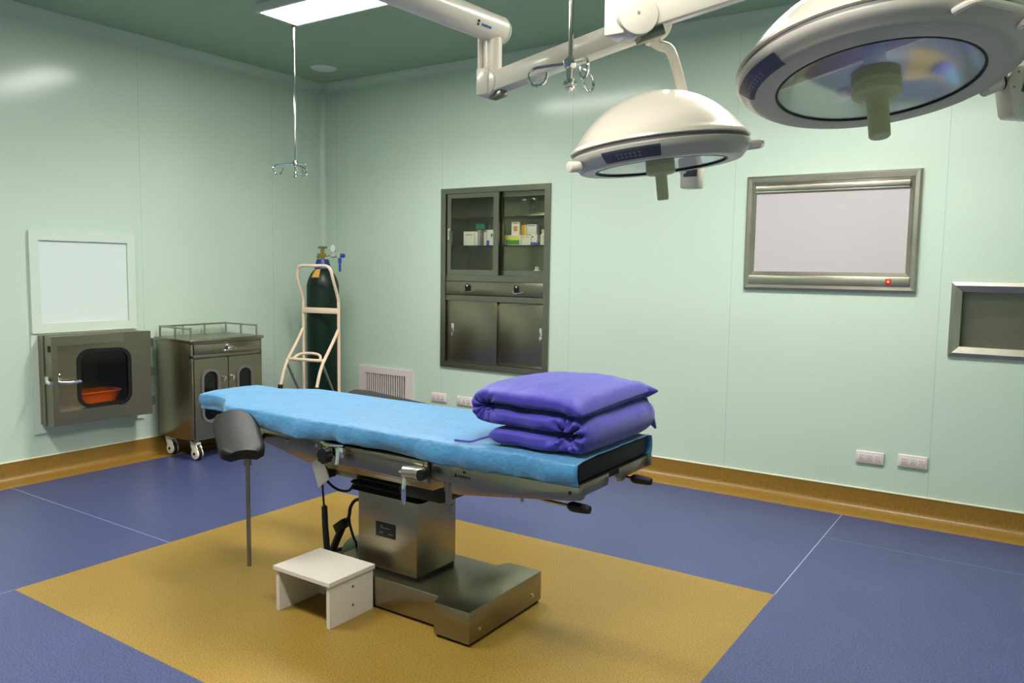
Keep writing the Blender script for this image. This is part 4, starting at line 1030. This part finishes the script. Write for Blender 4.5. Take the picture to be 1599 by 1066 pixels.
# ---- step stool
t = thing('step_stool', 'small white laminate step stool at the foot of the table column', 'step stool', (2.935, -2.725, 0))
sx0, sx1, sy0, sy1, sh = 2.785, 3.085, -2.845, -2.612, .182
mb = MB(); mb.box((sx0-.008, sy0-.008, sh-.018), (sx1+.006, sy1+.004, sh), .002); obj('top_board', mb, M_laminate, t, 0)
for a in (sx0, sx1-.018):
    mb = MB(); mb.box((a, sy0, 0), (a+.018, sy1-.002, sh-.018), .001); sb = obj('side_board', mb, M_laminate, t, 0)
    if a > 2.9:
        for zz in (.128, .055):
            mb = MB(); mb.cyl((sx1-.001, sy0+.12, zz), (sx1+.0015, sy0+.12, zz), .005, seg=14); obj('screw_cap', mb, M_brass, sb)
mb = MB(); P = [(sx0+.018, sh-.018), (sx0+.018, 0.0), (sx0+.045, 0.0)] + [((sx0+sx1)/2-.105*cos(k*pi/10), .062*sin(k*pi/10)) for k in range(0, 11)] + [(sx1-.045, 0.0), (sx1-.018, 0.0), (sx1-.018, sh-.018)]
mb.prism(P, 'y', sy1-.022, sy1-.006); obj('back_board', mb, M_laminate, t, 0)

# ---- card, cables, hand control, foot pedal beside the column
mb = MB(); t = thing('hanging_card', 'pale stiff card hanging below the table beside black cables', 'card', (2.84, -2.66, .46))
P = [(2.79, .556), (2.852, .592), (2.892, .505), (2.828, .458)]
mb.prism(P, 'y', -2.662, -2.657); obj('card', mb, M_tape, t, 0)
mb = MB(); mb.tube([(2.852, -2.655, .588), (2.852, -2.64, .62), (2.855, -2.62, .66)], .003, 6); obj('loop', mb, M_black, t)
mb = MB(); mb.tube(arcpts([(2.86, -2.60, .59), (2.80, -2.6, .546), (2.788, -2.6, .509), (2.818, -2.6, .468), (2.877, -2.6, .445), (2.932, -2.595, .449), (2.95, -2.585, .475)], 5), .0055, 8)
single('control_cable', mb, M_black, 'thin black cable looping under the table into the bellows', 'cable')
t = thing('hand_control', 'long black stick handset hanging on a thin cord left of the column', 'hand control', (2.755, -2.55, .15))
mb = MB(); mb.tube(arcpts([(2.80, -2.60, .62), (2.735, -2.56, .50), (2.730, -2.55, .462), (2.733, -2.55, .407), (2.740, -2.55, .335)], 4), .0045, 8); obj('cord', mb, M_black, t)
mb = MB(); mb.tube([(2.741, -2.55, .345), (2.742, -2.55, .338), (2.746, -2.55, .25), (2.758, -2.55, .14), (2.7585, -2.55, .135)], .013, 12, radii=[.004, .0125, .013, .014, .008]); obj('stick', mb, M_black, t)
t = thing('foot_pedal', 'grey-green foot pedal with black bars on the floor behind the stool', 'foot pedal', (2.66, -2.30, 0))
mb = MB(); rows = []
for i in range(9):
    a = i/8*pi/2
    rows.append([V((2.675+.11*cos(q)*cos(a)*(1), -2.26+.085*sin(q)*cos(a), .012+.105*sin(a))) for q in [2*pi*k/24 for k in range(25)]])
mb.grid(rows); bmesh.ops.remove_doubles(mb.bm, verts=mb.bm.verts, dist=1e-5); mb.bm.transform(Matrix.Identity(4)); obj('hood', mb, M_greenpl, t, 60)
mb = MB(); mb.box((2.50, -2.40, .0), (2.795, -2.17, .014), .004); mb.tube([(2.53, -2.33, .03), (2.60, -2.30, .05), (2.66, -2.27, .07)], .009); mb.tube([(2.51, -2.39, .02), (2.79, -2.40, .02)], .012); obj('base_plate', mb, M_black, t)
t = thing('plug_lead', 'black cable with square connector block running down from the column', 'cable', (2.76, -2.45, .02))
mb = MB(); mb.tube(arcpts([(2.944, -2.45, .372), (2.90, -2.45, .375), (2.852, -2.45, .365), (2.818, -2.45, .35), (2.794, -2.45, .315), (2.786, -2.45, .277), (2.764, -2.45, .246)], 5), .0075, 8); obj('cable', mb, M_black, t)
mB2 = Matrix.Translation((2.742, -2.45, .226)) @ Matrix.Rotation(radians(-38), 4, 'Y')
mb = MB(); mb.box((-.036, -.018, -.020), (.036, .018, .020), .006, M=Matrix.Translation((2.740, -2.45, .228)) @ Matrix.Rotation(radians(-35), 4, 'Y')); obj('connector', mb, M_black, t)
mb = MB(); mb.tube(arcpts([(2.742, -2.45, .215), (2.715, -2.45, .165), (2.690, -2.45, .115), (2.665, -2.45, .06), (2.64, -2.44, .024)], 4), .016, 10, radii=None); obj('strain_relief', mb, M_black, t)
mb = MB(); mb.tube(arcpts([(2.786, -2.45, .285), (2.792, -2.45, .24), (2.805, -2.44, .18), (2.80, -2.42, .145), (2.79, -2.41, .03)], 4), .0055, 8); obj('second_wire', mb, M_black, t)
